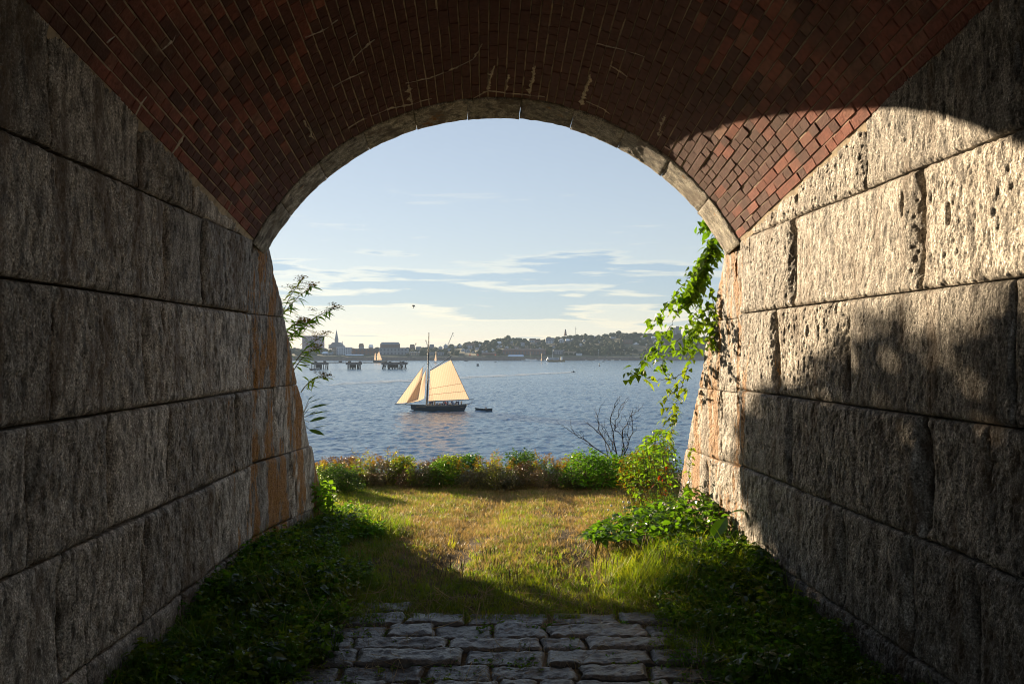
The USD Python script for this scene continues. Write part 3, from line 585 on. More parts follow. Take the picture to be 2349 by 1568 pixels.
# long arching grass on the right bank and by the left reveal
def longd(X, Y):
    a = sstep(.62, .95, X) * sstep(5.9, 6.4, Y) * sstep(7.4, 6.9, Y)
    b = np.exp(-((X + 1.55) / .22) ** 2 - ((Y - 9.15) / .35) ** 2) + .25 * np.exp(-((X + 1.2) / .3) ** 2 - ((Y - 8.4) / .5) ** 2)
    return np.clip(a + b, 0, 1) * .8
pts, rot, r = seed_points(9500, (-2.1, 2.1, 5.7, 10.0), longd, 33)
scatter('long_grass', tufts(4, 22, .05, .165, .0045, .95, 140, (-.12, -.1)), [M_green] * 4, pts, rot * .5, r.uniform(.6, 1.3, len(pts)), r.randint(0, 4, len(pts)), 'long arching green grass on the right bank, lit from behind', 'grass')
# leafy weeds along both walls
def weedproto(seed, n=50, rad=.12, h=.12, L=.028):
    r = np.random.RandomState(seed); mb = MB()
    for _ in range(n):
        a, q = r.uniform(0, 6.28), rad * math.sqrt(r.rand()); z = h * r.uniform(.15, 1) * (1 - .4 * (q / rad) ** 2); at = (q * math.cos(a), q * math.sin(a), z)
        mb.tube([(at[0] * .6, at[1] * .6, -.02), (at[0] * .9, at[1] * .9, z * .6), at], .0013, 3, False)
        for s in range(r.randint(2, 4)): leaf(mb, at, rdir(r, .15), L * r.uniform(.5, 1.25), L * r.uniform(.45, .75), r)
    return mb.get()
def weedd(X, Y):
    e = edge_dist(X, Y); lim = np.where(X < 0, np.where(Y < 6.4, .88, .88 - .36 * sstep(6.6, 8.2, Y)), np.where(Y < 6.3, .85, .55))
    n_ = .35 * (fbm(p3(X * 2.2, Y * 2.2, 9.0), 3, 2) - .5)
    return sstep(lim + .15, lim - .3, e + n_) * np.where(Y > 8.6, .25, 1) * np.where((X > 0) & (Y > 7.0), .5, 1)
pts, rot, r = seed_points(9000, (-2.1, 2.1, 3.2, 9.6), weedd, 34)
scatter('leafy_weeds', [weedproto(1), weedproto(2, 90, .12, .09, .018), weedproto(3, 30, .11, .17, .036), weedproto(4, 60, .12, .14, .023), weedproto(9, 20, .1, .17, .052), tufts(1, 26, .07, .17, .0042, .9, 180)[0], tufts(1, 22, .07, .24, .004, 1.0, 181)[0]], [M_weed, M_weed, M_leaf, M_weed, M_leafd, M_green, M_green], pts, rot, r.uniform(.5, 1.3, len(pts)) * (.6 + .75 * nz(p3(pts[:, 0] * 3, pts[:, 1] * 3, 7.0))), r.choice(7, len(pts), p=[.18, .16, .12, .18, .06, .18, .12]), 'low leafy green weeds crowding the feet of both passage walls', 'weeds')
# moss and dead straw between the paving
pts, rot, r = seed_points(900, (-1.5, 1.5, 4.4, 6.3), lambda X, Y: .25 + .7 * (sstep(5.6, 6.1, Y) + sstep(.8, 1.2, np.abs(X))), 35)
scatter('dead_straw', tufts(3, 7, .07, .11, .0022, 1.6, 160), [M_straw] * 3, pts, rot, r.uniform(.5, 1.1, len(pts)), r.randint(0, 3, len(pts)), 'bleached wisps of dead grass at the edge of the paving', 'dead grass', tilt=.8)
pts, rot, r = seed_points(900, (-1.3, 1.4, 4.3, 5.9), lambda X, Y: .16 + .5 * sstep(.7, 1.1, np.abs(X)), 36)
scatter('paving_weeds', [weedproto(s, 10, .06, .035, .022) for s in (21, 22)], [M_weed] * 2, pts, rot, r.uniform(.5, 1.2, len(pts)), r.randint(0, 2, len(pts)), 'small green weeds growing in the joints of the paving', 'weeds')
pts, rot, r = seed_points(3000, (-1.3, 1.4, 4.3, 6.2), lambda X, Y: .15 + .5 * sstep(.6, 1.1, np.abs(X)) + .4 * sstep(5.4, 6.0, Y), 38)
scatter('joint_grass', tufts(3, 14, .04, .045, .003, 1.1, 190), [M_green] * 3, pts, rot, r.uniform(.4, 1.2, len(pts)), r.randint(0, 3, len(pts)), 'short grass creeping between the paving blocks', 'grass')
# seed stalks standing in the turf
mbs = []
for s in (5, 6):
    r = np.random.RandomState(s); mb = MB()
    for _ in range(4):
        b = np.array([*r.uniform(-.08, .08, 2), 0]); t = b + np.array([*r.normal(0, .012, 2), r.uniform(.10, .19)])
        mb.tube([b, (b + t) / 2, t], .0013, 3); mb.tube([t - (t - b) * .35, t], [.0032, .002], 4)
    mbs.append(mb.get())
pts, rot, r = seed_points(90, (-1.0, 1.2, 6.1, 7.6), lambda X, Y: np.exp(-((Y - 6.7) / .35) ** 2) * .8, 37)
scatter('seed_stalks', mbs, [simple('stalk', (.10, .075, .04), .8)] * 2, pts, rot, r.uniform(.6, 1.1, len(pts)), r.randint(0, 2, len(pts)), 'thin brown seed stalks standing where the shadow crosses the turf', 'seed stalks')

# ---------------------------------------------------------------- plants: the brush at the edge of the bank
def goldenrod(prim, seed, h=.62, nst=5, bloom=1.0, leafm=None, spread=.16):
    r = np.random.RandomState(seed); st, lv, bl = MB(), MB(), MB()
    for _ in range(nst):
        b = np.array([*r.normal(0, spread * .45, 2), 0]); lean = r.normal(0, .22, 2); hh = h * r.uniform(.65, 1.1)
        path = [b + np.array([lean[0] * hh * t * t, lean[1] * hh * t * t, hh * t]) for t in np.linspace(0, 1, 7)]; st.tube(path, np.linspace(.005, .002, 7), 4)
        for t in np.linspace(.12, .92, 26):
            c = b + np.array([lean[0] * hh * t * t, lean[1] * hh * t * t, hh * t]); leaf(lv, c, rdir(r, .35), h * .20 * (1.1 - .5 * t), h * .045, r, .35, .2)
        if bloom > 0:
            for k in range(int(9 * bloom)):
                t = r.uniform(.78, 1.04); c = b + np.array([lean[0] * hh * t * t, lean[1] * hh * t * t, hh * t]); d = rdir(r, .35); Lb = h * .22 * (1.15 - t) * 2
                for s in np.linspace(.05, 1, 9):
                    q = c + d * Lb * s + np.array([0, 0, .05 * h * math.sin(s * 2.4)]) + r.normal(0, .006, 3)
                    leaf(bl, q, rdir(r, .5), .020, .014, r)
    part('stem', prim, st.get(), M_stem); part('leaves', prim, lv.get(), leafm or M_green)
    if bloom > 0: part('bloom', prim, bl.get(), M_gold)
def bushy(prim, seed, h, w, n, L, mat, twigs=12, lw=.55, shape='oval', cluster=4):
    r = np.random.RandomState(seed); st, lv = MB(), MB()
    for _ in range(twigs):
        d = rdir(r, 1.1); d[:2] *= w / 2 * r.uniform(.3, 1.2) / max(.3, np.linalg.norm(d[:2])); e = np.array([d[0], d[1], h * r.uniform(.6, 1.0)])
        st.tube([(0, 0, 0), e * [.35, .35, .55], e], [.007, .005, .002], 4)
    for _ in range(n):
        a, q, z = r.uniform(0, 6.28), math.sqrt(r.rand()), r.uniform(.08, 1); q *= .5 * w * (1 - .75 * max(0, z - .45) ** 1.4 / .55) * (0.8 + .45 * nz(np.array([math.cos(a) * 1.5, z * 3, seed * 1.3])))
        zz = z * h * (.78 + .35 * nz(np.array([q * math.cos(a) * 7, q * math.sin(a) * 7, seed * 2.0])))
        at = np.array([q * math.cos(a), q * math.sin(a), zz])
        for _ in range(cluster): leaf(lv, at + r.normal(0, L * .5, 3), rdir(r, .15), L * r.uniform(.6, 1.25), L * lw * r.uniform(.7, 1.1), r, shape=shape)
    part('twigs', prim, st.get(), M_stem); part('leaves', prim, lv.get(), mat)
K = {}
for nm, sd_, h_, b_, lm in (('a', 1, .62, 1.0, None), ('b', 2, .55, 1.4, M_leaf), ('c', 3, .70, .5, M_green), ('d', 4, .5, 1.6, M_rust)):
    K['gold' + nm] = proto('goldenrod_' + nm); goldenrod(K['gold' + nm], sd_, h_, 6, b_, lm)
for nm, sd_, m_ in (('a', 11, M_rust), ('b', 12, M_rust), ('c', 13, M_rust)):
    K['rust' + nm] = proto('bramble_' + nm); bushy(K['rust' + nm], sd_, .42, .75, 420, .034, m_, 14)
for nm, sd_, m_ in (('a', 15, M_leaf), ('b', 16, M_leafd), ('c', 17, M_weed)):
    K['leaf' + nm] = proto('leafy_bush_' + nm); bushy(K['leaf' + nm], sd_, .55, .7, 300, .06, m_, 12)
gb = np.random.RandomState(77)
HEDGE = [  # picture spot of the top, kind, height factor
    (750, 1046, 'golda'), (772, 1050, 'goldb'), (795, 1042, 'golda'), (815, 1052, 'goldb'), (835, 1026, 'goldc'), (855, 1050, 'goldb'), (880, 1042, 'goldd'), (905, 1025, 'goldc'), (925, 1040, 'leafa'), (948, 1052, 'goldc'),
    (985, 1062, 'goldd'), (1010, 1050, 'leafa'), (1030, 1038, 'leafa'), (1055, 1040, 'golda'), (1080, 1035, 'leafa'), (1100, 1050, 'goldb'), (1125, 1045, 'goldc'), (1140, 1030, 'goldc'), (1165, 1042, 'golda'), (1185, 1038, 'leafb'),
    (1212, 1036, 'leafb'), (1235, 1048, 'golda'), (1258, 1042, 'goldb'), (1278, 1056, 'goldd'), (1302, 1052, 'goldb'), (1325, 1035, 'leafa'), (1345, 1030, 'leafc'), (1372, 1038, 'leafa'), (1395, 1040, 'leafc'), (1420, 1045, 'leafa'),
    (1445, 1038, 'leafb'), (1468, 1030, 'leafa'), (1490, 1020, 'leafc'), (740, 1060, 'golda'), (1512, 1012, 'leafa'), (1200, 1050, 'golda'), (1040, 1050, 'goldb'), (865, 1055, 'goldb'), (1415, 1052, 'goldd'), (1350, 1050, 'golda')]
NAMES = {'gold': ('goldenrod_plant', 'goldenrod with drooping yellow plumes in the brush along the bank', 'plant', 'goldenrod along the bank'),
         'rust': ('bramble', 'low rusty brown bramble at the front of the brush', 'plant', 'rusty brambles along the lawn'),
         'leaf': ('leafy_bush', 'green leafy bush standing in the brush along the bank', 'bush', 'green bushes along the bank')}
HH = {'golda': .66, 'goldb': .6, 'goldc': .75, 'goldd': .56, 'leafa': .58, 'leafb': .58, 'leafc': .58}
HEDGE += [(x + gb.uniform(-9, 9), y + gb.uniform(6, 22), k) for x, y, k in HEDGE if k in ('golda', 'goldb', 'goldc')]
HEDGE.sort()
ORD = 'first second third fourth fifth sixth seventh eighth ninth tenth eleventh twelfth thirteenth fourteenth fifteenth sixteenth seventeenth eighteenth nineteenth twentieth'.split()
ORD += ['twenty-' + o for o in ORD[:9]] + ['thirtieth'] + ['thirty-' + o for o in ORD[:9]] + ['fortieth'] + ['forty-' + o for o in ORD[:9]] + ['fiftieth'] + ['fifty-' + o for o in ORD[:9]]
LOOK = {'golda': 'goldenrod with drooping yellow plumes', 'goldb': 'leafy goldenrod with full yellow plumes', 'goldc': 'tall goldenrod with sparse plumes', 'goldd': 'rusty-leaved goldenrod', 'leafa': 'bright green leafy bush', 'leafb': 'dark green leafy bush', 'leafc': 'small-leaved green bush'}
nth = {}
for x, y, kd in HEDGE:
    d = gb.uniform(12.2, 13.6); p = P(x, y, d); g = float(G(p[0], d)); nm, lb, ct, gp = NAMES[kd[:4]]
    nth[kd] = nth.get(kd, 0) + 1; lb = LOOK[kd] + ', ' + ORD[nth[kd] - 1] + ' of its kind from the left along the bank'
    use(K[kd], nm, lb, ct, (p[0], d, g), gb.uniform(0, 6.28), gp, max(.45, (p[2] - g) / HH[kd]))
for k in range(40):
    x = 738 + (1520 - 738) * (k + gb.uniform(-.3, .3)) / 39; d = gb.uniform(12.3, 13.5) - .35 * math.sin((x - 738) / 782 * 3.14); p = P(x, 1100, d)
    nm, lb, ct, gp = NAMES['rust']
    use(K['rust' + 'abc'[k % 3]], nm, 'low rusty brown bramble, ' + ORD[k] + ' from the left along the lawn edge', ct, (p[0], d, float(G(p[0], d))), gb.uniform(0, 6.28), gp, gb.uniform(.36, .85))
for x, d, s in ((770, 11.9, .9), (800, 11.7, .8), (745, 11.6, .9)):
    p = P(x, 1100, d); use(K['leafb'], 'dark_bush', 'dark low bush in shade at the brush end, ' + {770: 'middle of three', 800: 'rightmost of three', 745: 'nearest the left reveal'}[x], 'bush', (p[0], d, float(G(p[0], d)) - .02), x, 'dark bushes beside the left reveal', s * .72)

# bare shrub against the water
tw = thing('bare_shrub', 'leafless dark shrub with forked twigs against the water, behind the brush', 'shrub', (0, 0, 0))
r = np.random.RandomState(4); mb = MB(); D0 = 14.0
def twig(path0, path1, rad, depth, side):
    n = 5; a, b = np.array(path0), np.array(path1); L = np.linalg.norm(b - a)
    pts = [a + (b - a) * t + (r.normal(0, .045 * L, 3) if 0 < t < 1 else 0) for t in np.linspace(0, 1, n)]; mb.tube(pts, np.linspace(rad, rad * .55, n), 4)
    if depth == 0: return
    for t in ((.45, .75, 1.0) if depth > 1 else (.5, 1.0)):
        k = min(n - 1, int(t * (n - 1))); dd = (b - a) / L; s = r.choice((-1, 1))
        nd = dd + np.array([s * r.uniform(.3, .75), r.uniform(-.3, .3), r.uniform(-.05, .5)]); nd /= np.linalg.norm(nd)
        twig(pts[k], pts[k] + nd * L * r.uniform(.38, .62), rad * .6, depth - 1, s)
base = P(1418, 1062, D0)
for ex, ey, rd in ((1345, 1010, .011), (1372, 985, .011), (1400, 968, .012), (1428, 985, .011), (1452, 990, .010)):
    sx = base + np.array([(ex - 1400) * .0012, 0, 0]); twig(sx, P(ex, ey, D0 + r.uniform(-.2, .2)), rd, 3, 1)
part('branches', tw, mb.get(), M_twig)

# ---------------------------------------------------------------- plants on the reveals
def tallstem(tip, root, D, seed, nl=26, L=.16, bloom=True, broad=False, dy=0.0, w=.014):
    """A tall goldenrod stem from behind the left reveal, bowed over towards the passage."""
    r = np.random.RandomState(seed); st, lv, bl = MB(), MB(), MB(); a, b = P(*root, D + dy), P(*tip, D)
    ctl = (a + b) / 2 + np.array([-.02, 0, .13])
    f = lambda t: (1 - t) ** 2 * a + 2 * t * (1 - t) * ctl + t * t * b
    st.tube([f(t) for t in np.linspace(0, 1, 9)], np.linspace(.006, .002, 9), 4); dd = (b - a) / np.linalg.norm(b - a)
    for t in np.linspace(.12, .96, nl):
        d = dd * .4 + rdir(r, -.2) * .9
        if broad: leaf(lv, f(t), d, L * r.uniform(.8, 1.1), L * .36, r, .1)
        else: leaf(lv, f(t), d, L * (1.15 - .55 * t) * r.uniform(.7, 1.2), w, r, .3, .3)
    if bloom:
        for _ in range(24):
            t = r.uniform(.62, 1.0); c = f(t); d = dd * .5 + rdir(r, .25); d /= np.linalg.norm(d)
            for s in np.linspace(.05, 1, 9):
                leaf(bl, c + d * .11 * (1.25 - t) * 2 * s + r.normal(0, .006, 3) + np.array([0, 0, .02 * math.sin(3 * s)]), rdir(r, .3), .017, .013, r)
    return st, lv, bl
SP = [((778, 705), (640, 800), 9.3, 1), ((724, 655), (625, 760), 9.4, 2), ((695, 640), (630, 770), 9.3, 3), ((700, 740), (640, 790), 9.2, 4), ((722, 745), (645, 800), 9.4, 5),
      ((752, 768), (665, 850), 9.5, 6), ((735, 800), (668, 860), 9.5, 7), ((752, 868), (690, 900), 9.5, 8)]
for k, (tip, root, D, s) in enumerate(SP):
    t_ = thing('tall_goldenrod', ['leafy goldenrod stem reaching farthest right from the left reveal', 'upper goldenrod spray above the left reveal edge', 'topmost small goldenrod spray on the left reveal', 'dense dark goldenrod tuft close to the left reveal edge', 'short goldenrod sprig just above the far tower block',
               'goldenrod sprig before the far tower block', 'goldenrod sprig with narrow leaves at waterline height', 'lowest goldenrod sprig of the left reveal, over the water'][k], 'plant')
    st, lv, bl = tallstem(tip, root, D, 60 + s, 46 if k < 5 else 26, .18 if k < 2 else .14, w=.02)
    part('stem', t_, st.get(), M_stem); part('leaves', t_, lv.get(), M_weed); part('bloom', t_, bl.get(), M_gold_dim)
t_ = thing('broadleaf_sprig', 'dark sprig of broad pointed leaves sticking out low on the left reveal', 'plant')
st, lv, bl = MB(), MB(), MB(); r = np.random.RandomState(8); root = P(690, 960, 9.6)
for (x, y), L in (((738, 912), .17), ((752, 925), .16), ((755, 940), .15), ((748, 955), .13), ((722, 905), .13), ((752, 973), .15), ((742, 995), .11), ((730, 940), .12)):
    c = P(708, min(y + 12, 985), 9.55); e = P(x, y, 9.5 + r.uniform(-.05, .05)); leaf(lv, c, e - c, np.linalg.norm(e - c) * 1.1, .06, r, .05, .2); st.tube([root, (root + c) / 2, c], .003, 4)
part('stem', t_, st.get(), M_stem); part('leaves', t_, lv.get(), M_leafd)

def vine(prim, strands, seed, L=.075, mat=M_leaf, dens=.028, spread=.03, shape='heart'):
    r = np.random.RandomState(seed); st, lv = MB(), MB()
    for pts, n_ in strands:
        c = np.array([P(*p) for p in pts]); s = np.linspace(0, len(c) - 1, 8 * len(c)); k = np.clip(s.astype(int), 0, len(c) - 2); f = (s - k)[:, None]
        path = c[k] * (1 - f) + c[k + 1] * f + r.normal(0, .006, (len(s), 3)); st.tube(path, np.linspace(.004, .0015, len(s)), 4)
        for _ in range(n_):
            t = r.uniform(0, len(path) - 1.01); q = path[int(t)] * (1 - t % 1) + path[int(t) + 1] * (t % 1); d = rdir(r, -.25)
            leaf(lv, q + r.normal(0, spread, 3), d, L * r.uniform(.5, 1.15), L * r.uniform(.55, .75), r, .5, .25, shape)
    part('stem', prim, st.get(), M_stem); part('leaves', prim, lv.get(), mat)
v1 = thing('hanging_vine', 'bright green vine with heart shaped leaves hanging over the right reveal edge against the sky', 'vine')
vine(v1, [([(1640, 555, 8.0), (1628, 590, 8.1), (1605, 640, 8.25), (1585, 690, 8.35)], 260), ([(1632, 575, 8.05), (1600, 620, 8.1), (1560, 660, 8.1), (1520, 720, 8.05), (1488, 765, 8.0)], 66),
          ([(1615, 620, 8.2), (1575, 680, 8.2), (1545, 735, 8.2), (1510, 790, 8.15), (1460, 850, 8.1), (1446, 862, 8.1)], 84), ([(1620, 600, 8.15), (1590, 665, 8.2), (1570, 700, 8.2)], 120), ([(1598, 700, 8.4), (1588, 760, 8.5), (1575, 820, 8.65)], 50),
          ([(1610, 740, 8.5), (1570, 770, 8.5), (1520, 800, 8.45), (1490, 825, 8.4)], 30), ([(1600, 790, 8.6), (1560, 800, 8.6), (1525, 825, 8.5), (1512, 845, 8.5)], 34)], 31)
v2 = thing('clinging_vine', 'clump of green vine clinging to the face of the right reveal', 'vine')
vine(v2, [([(1622, 690, 7.95), (1628, 740, 7.9), (1632, 800, 7.85)], 66), ([(1632, 660, 7.9), (1640, 720, 7.8), (1645, 770, 7.8)], 22), ([(1600, 730, 8.0), (1605, 780, 7.98)], 24)], 32, .07)
v3 = thing('hanging_vine', 'sparse vine sprays trailing down the lower edge of the right reveal over the water', 'vine')
vine(v3, [([(1590, 800, 8.7), (1572, 860, 8.75), (1555, 915, 8.8), (1545, 960, 8.9), (1535, 1010, 8.95)], 62), ([(1572, 850, 8.75), (1545, 868, 8.7), (1500, 872, 8.65), (1480, 868, 8.6)], 18), ([(1565, 885, 8.8), (1535, 905, 8.75), (1518, 925, 8.7)], 22), ([(1550, 940, 8.9), (1530, 965, 8.9)], 16)], 33, .07)
v4 = thing('small_vine', 'small vine shoot topping the right reveal just below the arch stones', 'vine')
vine(v4, [([(1642, 545, 7.9), (1632, 520, 7.85), (1612, 505, 7.8)], 22), ([(1642, 530, 7.9), (1622, 512, 7.85), (1610, 525, 7.8)], 14)], 34, .09, shape='oval')
v5 = thing('climbing_vine', 'thin pale shoot climbing the lower right reveal', 'vine')
vine(v5, [([(1582, 1150, 8.15), (1580, 1100, 8.1), (1583, 1055, 8.08), (1588, 1020, 8.05)], 34)], 35, .045, spread=.012)
b1 = thing('broadleaf_bush', 'bright green broad-leaved bush at the foot of the right reveal', 'bush')
r = np.random.RandomState(61); st, lv = MB(), MB()
for k in range(900):
    x = r.uniform(1345, 1660); y0 = np.interp(x, [1345, 1400, 1440, 1480, 1560, 1610, 1660], [1218, 1185, 1168, 1152, 1128, 1105, 1140]); y1 = np.interp(x, [1345, 1400, 1500, 1600, 1660], [1232, 1240, 1235, 1215, 1190])
    t = r.rand() ** .8; d = 7.35 + .95 * (1 - t) + r.uniform(-.2, .2); q = P(x, y0 + t * (y1 - y0), d); q[2] = max(q[2], float(G(q[0], q[1])) + .02)
    if q[0] > float(XJR(d)) - .02: q[0] = float(XJR(d)) - .03
    leaf(lv, q, rdir(r, .2), .085 * r.uniform(.5, 1.2), .055 * r.uniform(.6, 1.1), r, .3)
    if k % 6 == 0: st.tube([(q[0] + r.normal(0, .05), q[1] + .05, float(G(q[0], q[1])) - .02), q + [0, 0, -.04], q], .0028, 4)
part('stem', b1, st.get(), M_stem); part('leaves', b1, lv.get(), M_leaf)
fl = MB()
for k in range(26):
    x = r.uniform(1370, 1620); q = P(x, r.uniform(1150, 1225), 7.6 + r.uniform(0, .4)); m_ = trimesh.creation.icosphere(1, .011); m_.apply_translation(q); fl.tm(m_)
part('flowers', b1, fl.get(), M_white)
lf = thing('dock_leaf', 'single large yellow-green leaf glowing beside the wall corner on the right', 'plant'); mb = MB(); r = np.random.RandomState(5)
q = P(1668, 1185, 7.0); leaf(mb, q, P(1650, 1225, 6.9) - q + np.array([-.05, 0, 0]), .24, .13, r, .2, .15); leaf(mb, q + [.03, .05, .02], [.5, -.3, .25], .17, .10, r)
st = MB().tube([(1.68, 7.05, .1), q - [0, 0, .1], q], .004, 4); part('stem', lf, st.get(), M_stem); part('leaves', lf, mb.get(), M_leaf)
# mixed growth against the outer edge of the right reveal
b2 = thing('goldenrod_clump', 'tall clump of goldenrod mixed with green leaves beside the outer right reveal', 'bush')
r = np.random.RandomState(71); st, lv, bl, rd = MB(), MB(), MB(), MB()
for k in range(900):
    y = r.uniform(985, 1165); x0 = np.interp(y, [985, 1040, 1060, 1100, 1165], [1500, 1455, 1420, 1415, 1470]); x = r.uniform(x0, 1545); d = 9.4 + r.uniform(-.3, .5); q = P(x, y, d)
    if q[2] < float(G(q[0], q[1])): continue
    c = r.rand(); gold = (x < 1470 and c < .45) or c < .22
    if gold:
        for _ in range(5): leaf(bl, q + r.normal(0, .016, 3), rdir(r, .4), .02, .015, r)
    elif c < .30 and 1500 < x < 1540 and y > 1050: leaf(rd, q, rdir(r, -.5), .06, .03, r)
    else: leaf(lv, q, rdir(r, .2), .075 * r.uniform(.4, 1.2), .034 * r.uniform(.5, 1.3), r, .4)
    if k % 14 == 0: st.tube([(q[0] + .1, q[1], float(G(q[0], q[1]))), q], .003, 4)
for (ex, ey) in ((1418, 1100), (1412, 1115), (1420, 1080), (1425, 1125)):
    a, b = P(1470, 1075, 9.4), P(ex, ey, 9.2); c = (a + b) / 2 + [0, 0, .08]
    for t in np.linspace(0, 1, 34):
        q = (1 - t) ** 2 * a + 2 * t * (1 - t) * c + t * t * b; leaf(bl if t > .45 else lv, q + r.normal(0, .012, 3), rdir(r, .3), .026 if t > .45 else .08, .016, r)
part('stem', b2, st.get(), M_stem); part('leaves', b2, lv.get(), M_weed); part('bloom', b2, bl.get(), M_gold); part('red_leaves', b2, rd.get(), M_redl, label='red autumn leaves')
# small bush at the foot of the left reveal
b3 = thing('reveal_bush', 'small dark green leafy plant at the foot of the left reveal', 'bush')
r = np.random.RandomState(81); lv, st = MB(), MB()
for k in range(170):
    q = P(r.uniform(700, 765), r.uniform(1108, 1175), 8.8 + r.uniform(-.25, .2)); q[2] = max(q[2], float(G(q[0], q[1])) + .02); q[0] = max(q[0], float(XJL(q[1])) + .02); leaf(lv, q, rdir(r, .2), .075 * r.uniform(.5, 1.2), .05, r)
    if k % 12 == 0: st.tube([(q[0], q[1], float(G(q[0], q[1])) - .02), q], .003, 4)
part('stem', b3, st.get(), M_stem); part('leaves', b3, lv.get(), M_weed)

# the tree outside whose shade falls on the right wall
tr = thing('bank_tree', 'small round-crowned tree on the bank outside, hidden left of the archway', 'tree', (-7.0, 14.9, -.4))
r = np.random.RandomState(91); lv, tk = MB(), MB()
tk.tube([(0, 0, 0), (.05, 0, 1.4), (0, .1, 2.6), (.1, 0, 3.6)], [.11, .09, .07, .03], 7)
for _ in range(14):
    d = rdir(r, .3); tk.tube([(0, .05, 2.3 + r.uniform(-.3, .6)), d * [.9, 1.2, .4] + [0, 0, 3.2], d * [1.5, 2.1, .6] + [0, 0, 3.5]], [.05, .03, .01], 5)
for k in range(3600):
    d = r.normal(size=3); d /= np.linalg.norm(d); q = d * r.rand() ** .4 * (np.array([1.6, 2.3, 1.25]) if k % 3 else np.array([1.1, 1.1, .66])) * (.75 + .45 * nz(d * 2.2 + 5)) + ([0, 0, EYE + 1.65 + .4] if k % 3 else [.1, 1.9, EYE + 1.66 + .4])
    for _ in range(3): leaf(lv, q + r.normal(0, .07, 3), rdir(r, 0), .19, .115, r)
part('trunk', tr, tk.get(), M_twig); part('crown', tr, lv.get(), M_leafd)

# ---------------------------------------------------------------- water
M_water = usdkit.material(stage, '/World/Looks/sea_water', {
    'g': ('geometry', {}), 'm1': ('mapping', {'scale': (0.9, 0.55, 0.3), 'rotation': (0, 0, 0.12)}), 'n1': ('noise_texture', {'scale': 1.0, 'detail': 5.0, 'roughness': 0.62, 'distortion': 0.4}),
    'm2': ('mapping', {'scale': (0.06, 0.035, 0.05)}), 'n2': ('noise_texture', {'scale': 1.0, 'detail': 3.0}),
    'm3': ('mapping', {'scale': (0.006, 0.02, 0.01)}), 'n3': ('noise_texture', {'scale': 1.0, 'detail': 3.0}),
    'k': ('map_range', {'from_min': 0.3, 'from_max': 0.7, 'to_min': 0.75, 'to_max': 1.2, 'clamp': True}),
    's': ('math', {'math_type': 'multiply_add', 'value2': 0.0}), 'b': ('bump', {'strength': 1.0, 'distance': 0.35}),
    'bs': ('math', {'math_type': 'multiply', 'value2': 0.9}),
    'p': ('principled_bsdf', {'base_color': (0.030, 0.100, 0.190), 'roughness': 0.14, 'ior': 1.33, 'specular_ior_level': 0.5})},
    [('g.position', 'm1.vector'), ('m1.vector', 'n1.vector'), ('g.position', 'm2.vector'), ('m2.vector', 'n2.vector'), ('g.position', 'm3.vector'), ('m3.vector', 'n3.vector'),
     ('n3.fac', 'k.value'), ('n2.fac', 's.value1'), ('n1.fac', 's.value3'), ('s.value', 'b.height'), ('k.result', 'bs.value1'), ('bs.value', 'b.strength'), ('b.normal', 'p.normal')], surface='p.BSDF')
wx, wd = np.linspace(560, 1780, 520), 70 * (1620 / 70.0) ** np.linspace(0, 1, 860)
A, D = np.meshgrid((wx - CX) / FOC, wd, indexing='ij'); Xw = A * D; n, m = D.shape
c_, s_ = math.cos(.25), math.sin(.25); U, V = Xw * c_ - D * s_, Xw * s_ + D * c_
hgt = .46 * np.clip(2.0 - D / 520, .25, 1) * (fbm(p3(U / 1.7, V / 2.1, 1.0), 2, 61) - .5) + .24 * (fbm(p3(U / 5.0, V / 7.0, 2.0), 2, 71) - .5) * (.55 + .9 * nz(p3(U / 60, V / 110, 3.0)))
hgt = hgt * sstep(1615, 1450, D)
i, j = np.meshgrid(np.arange(n - 1), np.arange(m - 1), indexing='ij')
q = np.stack([i * m + j, (i + 1) * m + j, (i + 1) * m + j + 1, i * m + j + 1], -1).reshape(-1, 4)
wm = MB().add(np.stack([Xw, D, SEA + hgt], -1).reshape(-1, 3), q)
wm.add([[-4500, 18, SEA - .9], [4500, 18, SEA - .9], [4500, 2850, SEA - .9], [-4500, 2850, SEA - .9]], [[0, 1, 2, 3]])
solo('water', wm.get(), M_water, 'rippled blue harbour water', 'water', kind='structure', smooth=True)
M_foam = simple('foam', (0.75, 0.77, 0.78), .6)
def sea(x, y):
    """The spot of the water seen at x, y."""
    d = (EYE - SEA) * FOC / (y - HY); return np.array([(x - CX) / FOC * d, d, SEA])

# ---------------------------------------------------------------- far shore
SKX = [400, 690, 770, 870, 920, 990, 1040, 1075, 1100, 1140, 1165, 1200, 1230, 1260, 1300, 1340, 1380, 1420, 1480, 1540, 1600, 1700, 2000]
SKY_ = [801, 797, 796, 796, 797, 794, 791, 786, 782, 775, 772, 776, 779, 773, 769, 766, 767, 760, 762, 764, 768, 776, 790]
def crest(x): return EYE + (HY - (np.interp(x, SKX, SKY_) + 8)) / FOC * 1950.0
def T(x, d):
    c = crest(x); z0 = EYE + (HY - 815.5) / FOC * 1600
    z = np.where(d < 1600, SEA - 2.5 + (z0 - SEA + 2.5) * sstep(1576, 1596, d), z0 + (c - z0) * np.clip((d - 1600) / 350.0, 0, 1))
    return np.where(d > 1950, c - (d - 1950) * .02, z)
def on_hill(x, y):
    lo, hi = 1600.0, 1950.0
    for _ in range(40):
        m = (lo + hi) / 2
        if HY - (float(T(x, m)) - EYE) / m * FOC > y: lo = m
        else: hi = m
    return P(x, y, lo) * [1, 1, 0] + [0, 0, float(T(x, lo))]
xs = np.linspace(-500, 2900, 340); ds = np.concatenate([np.linspace(1560, 1600, 9), np.linspace(1615, 1950, 24), np.linspace(2000, 2700, 8)])
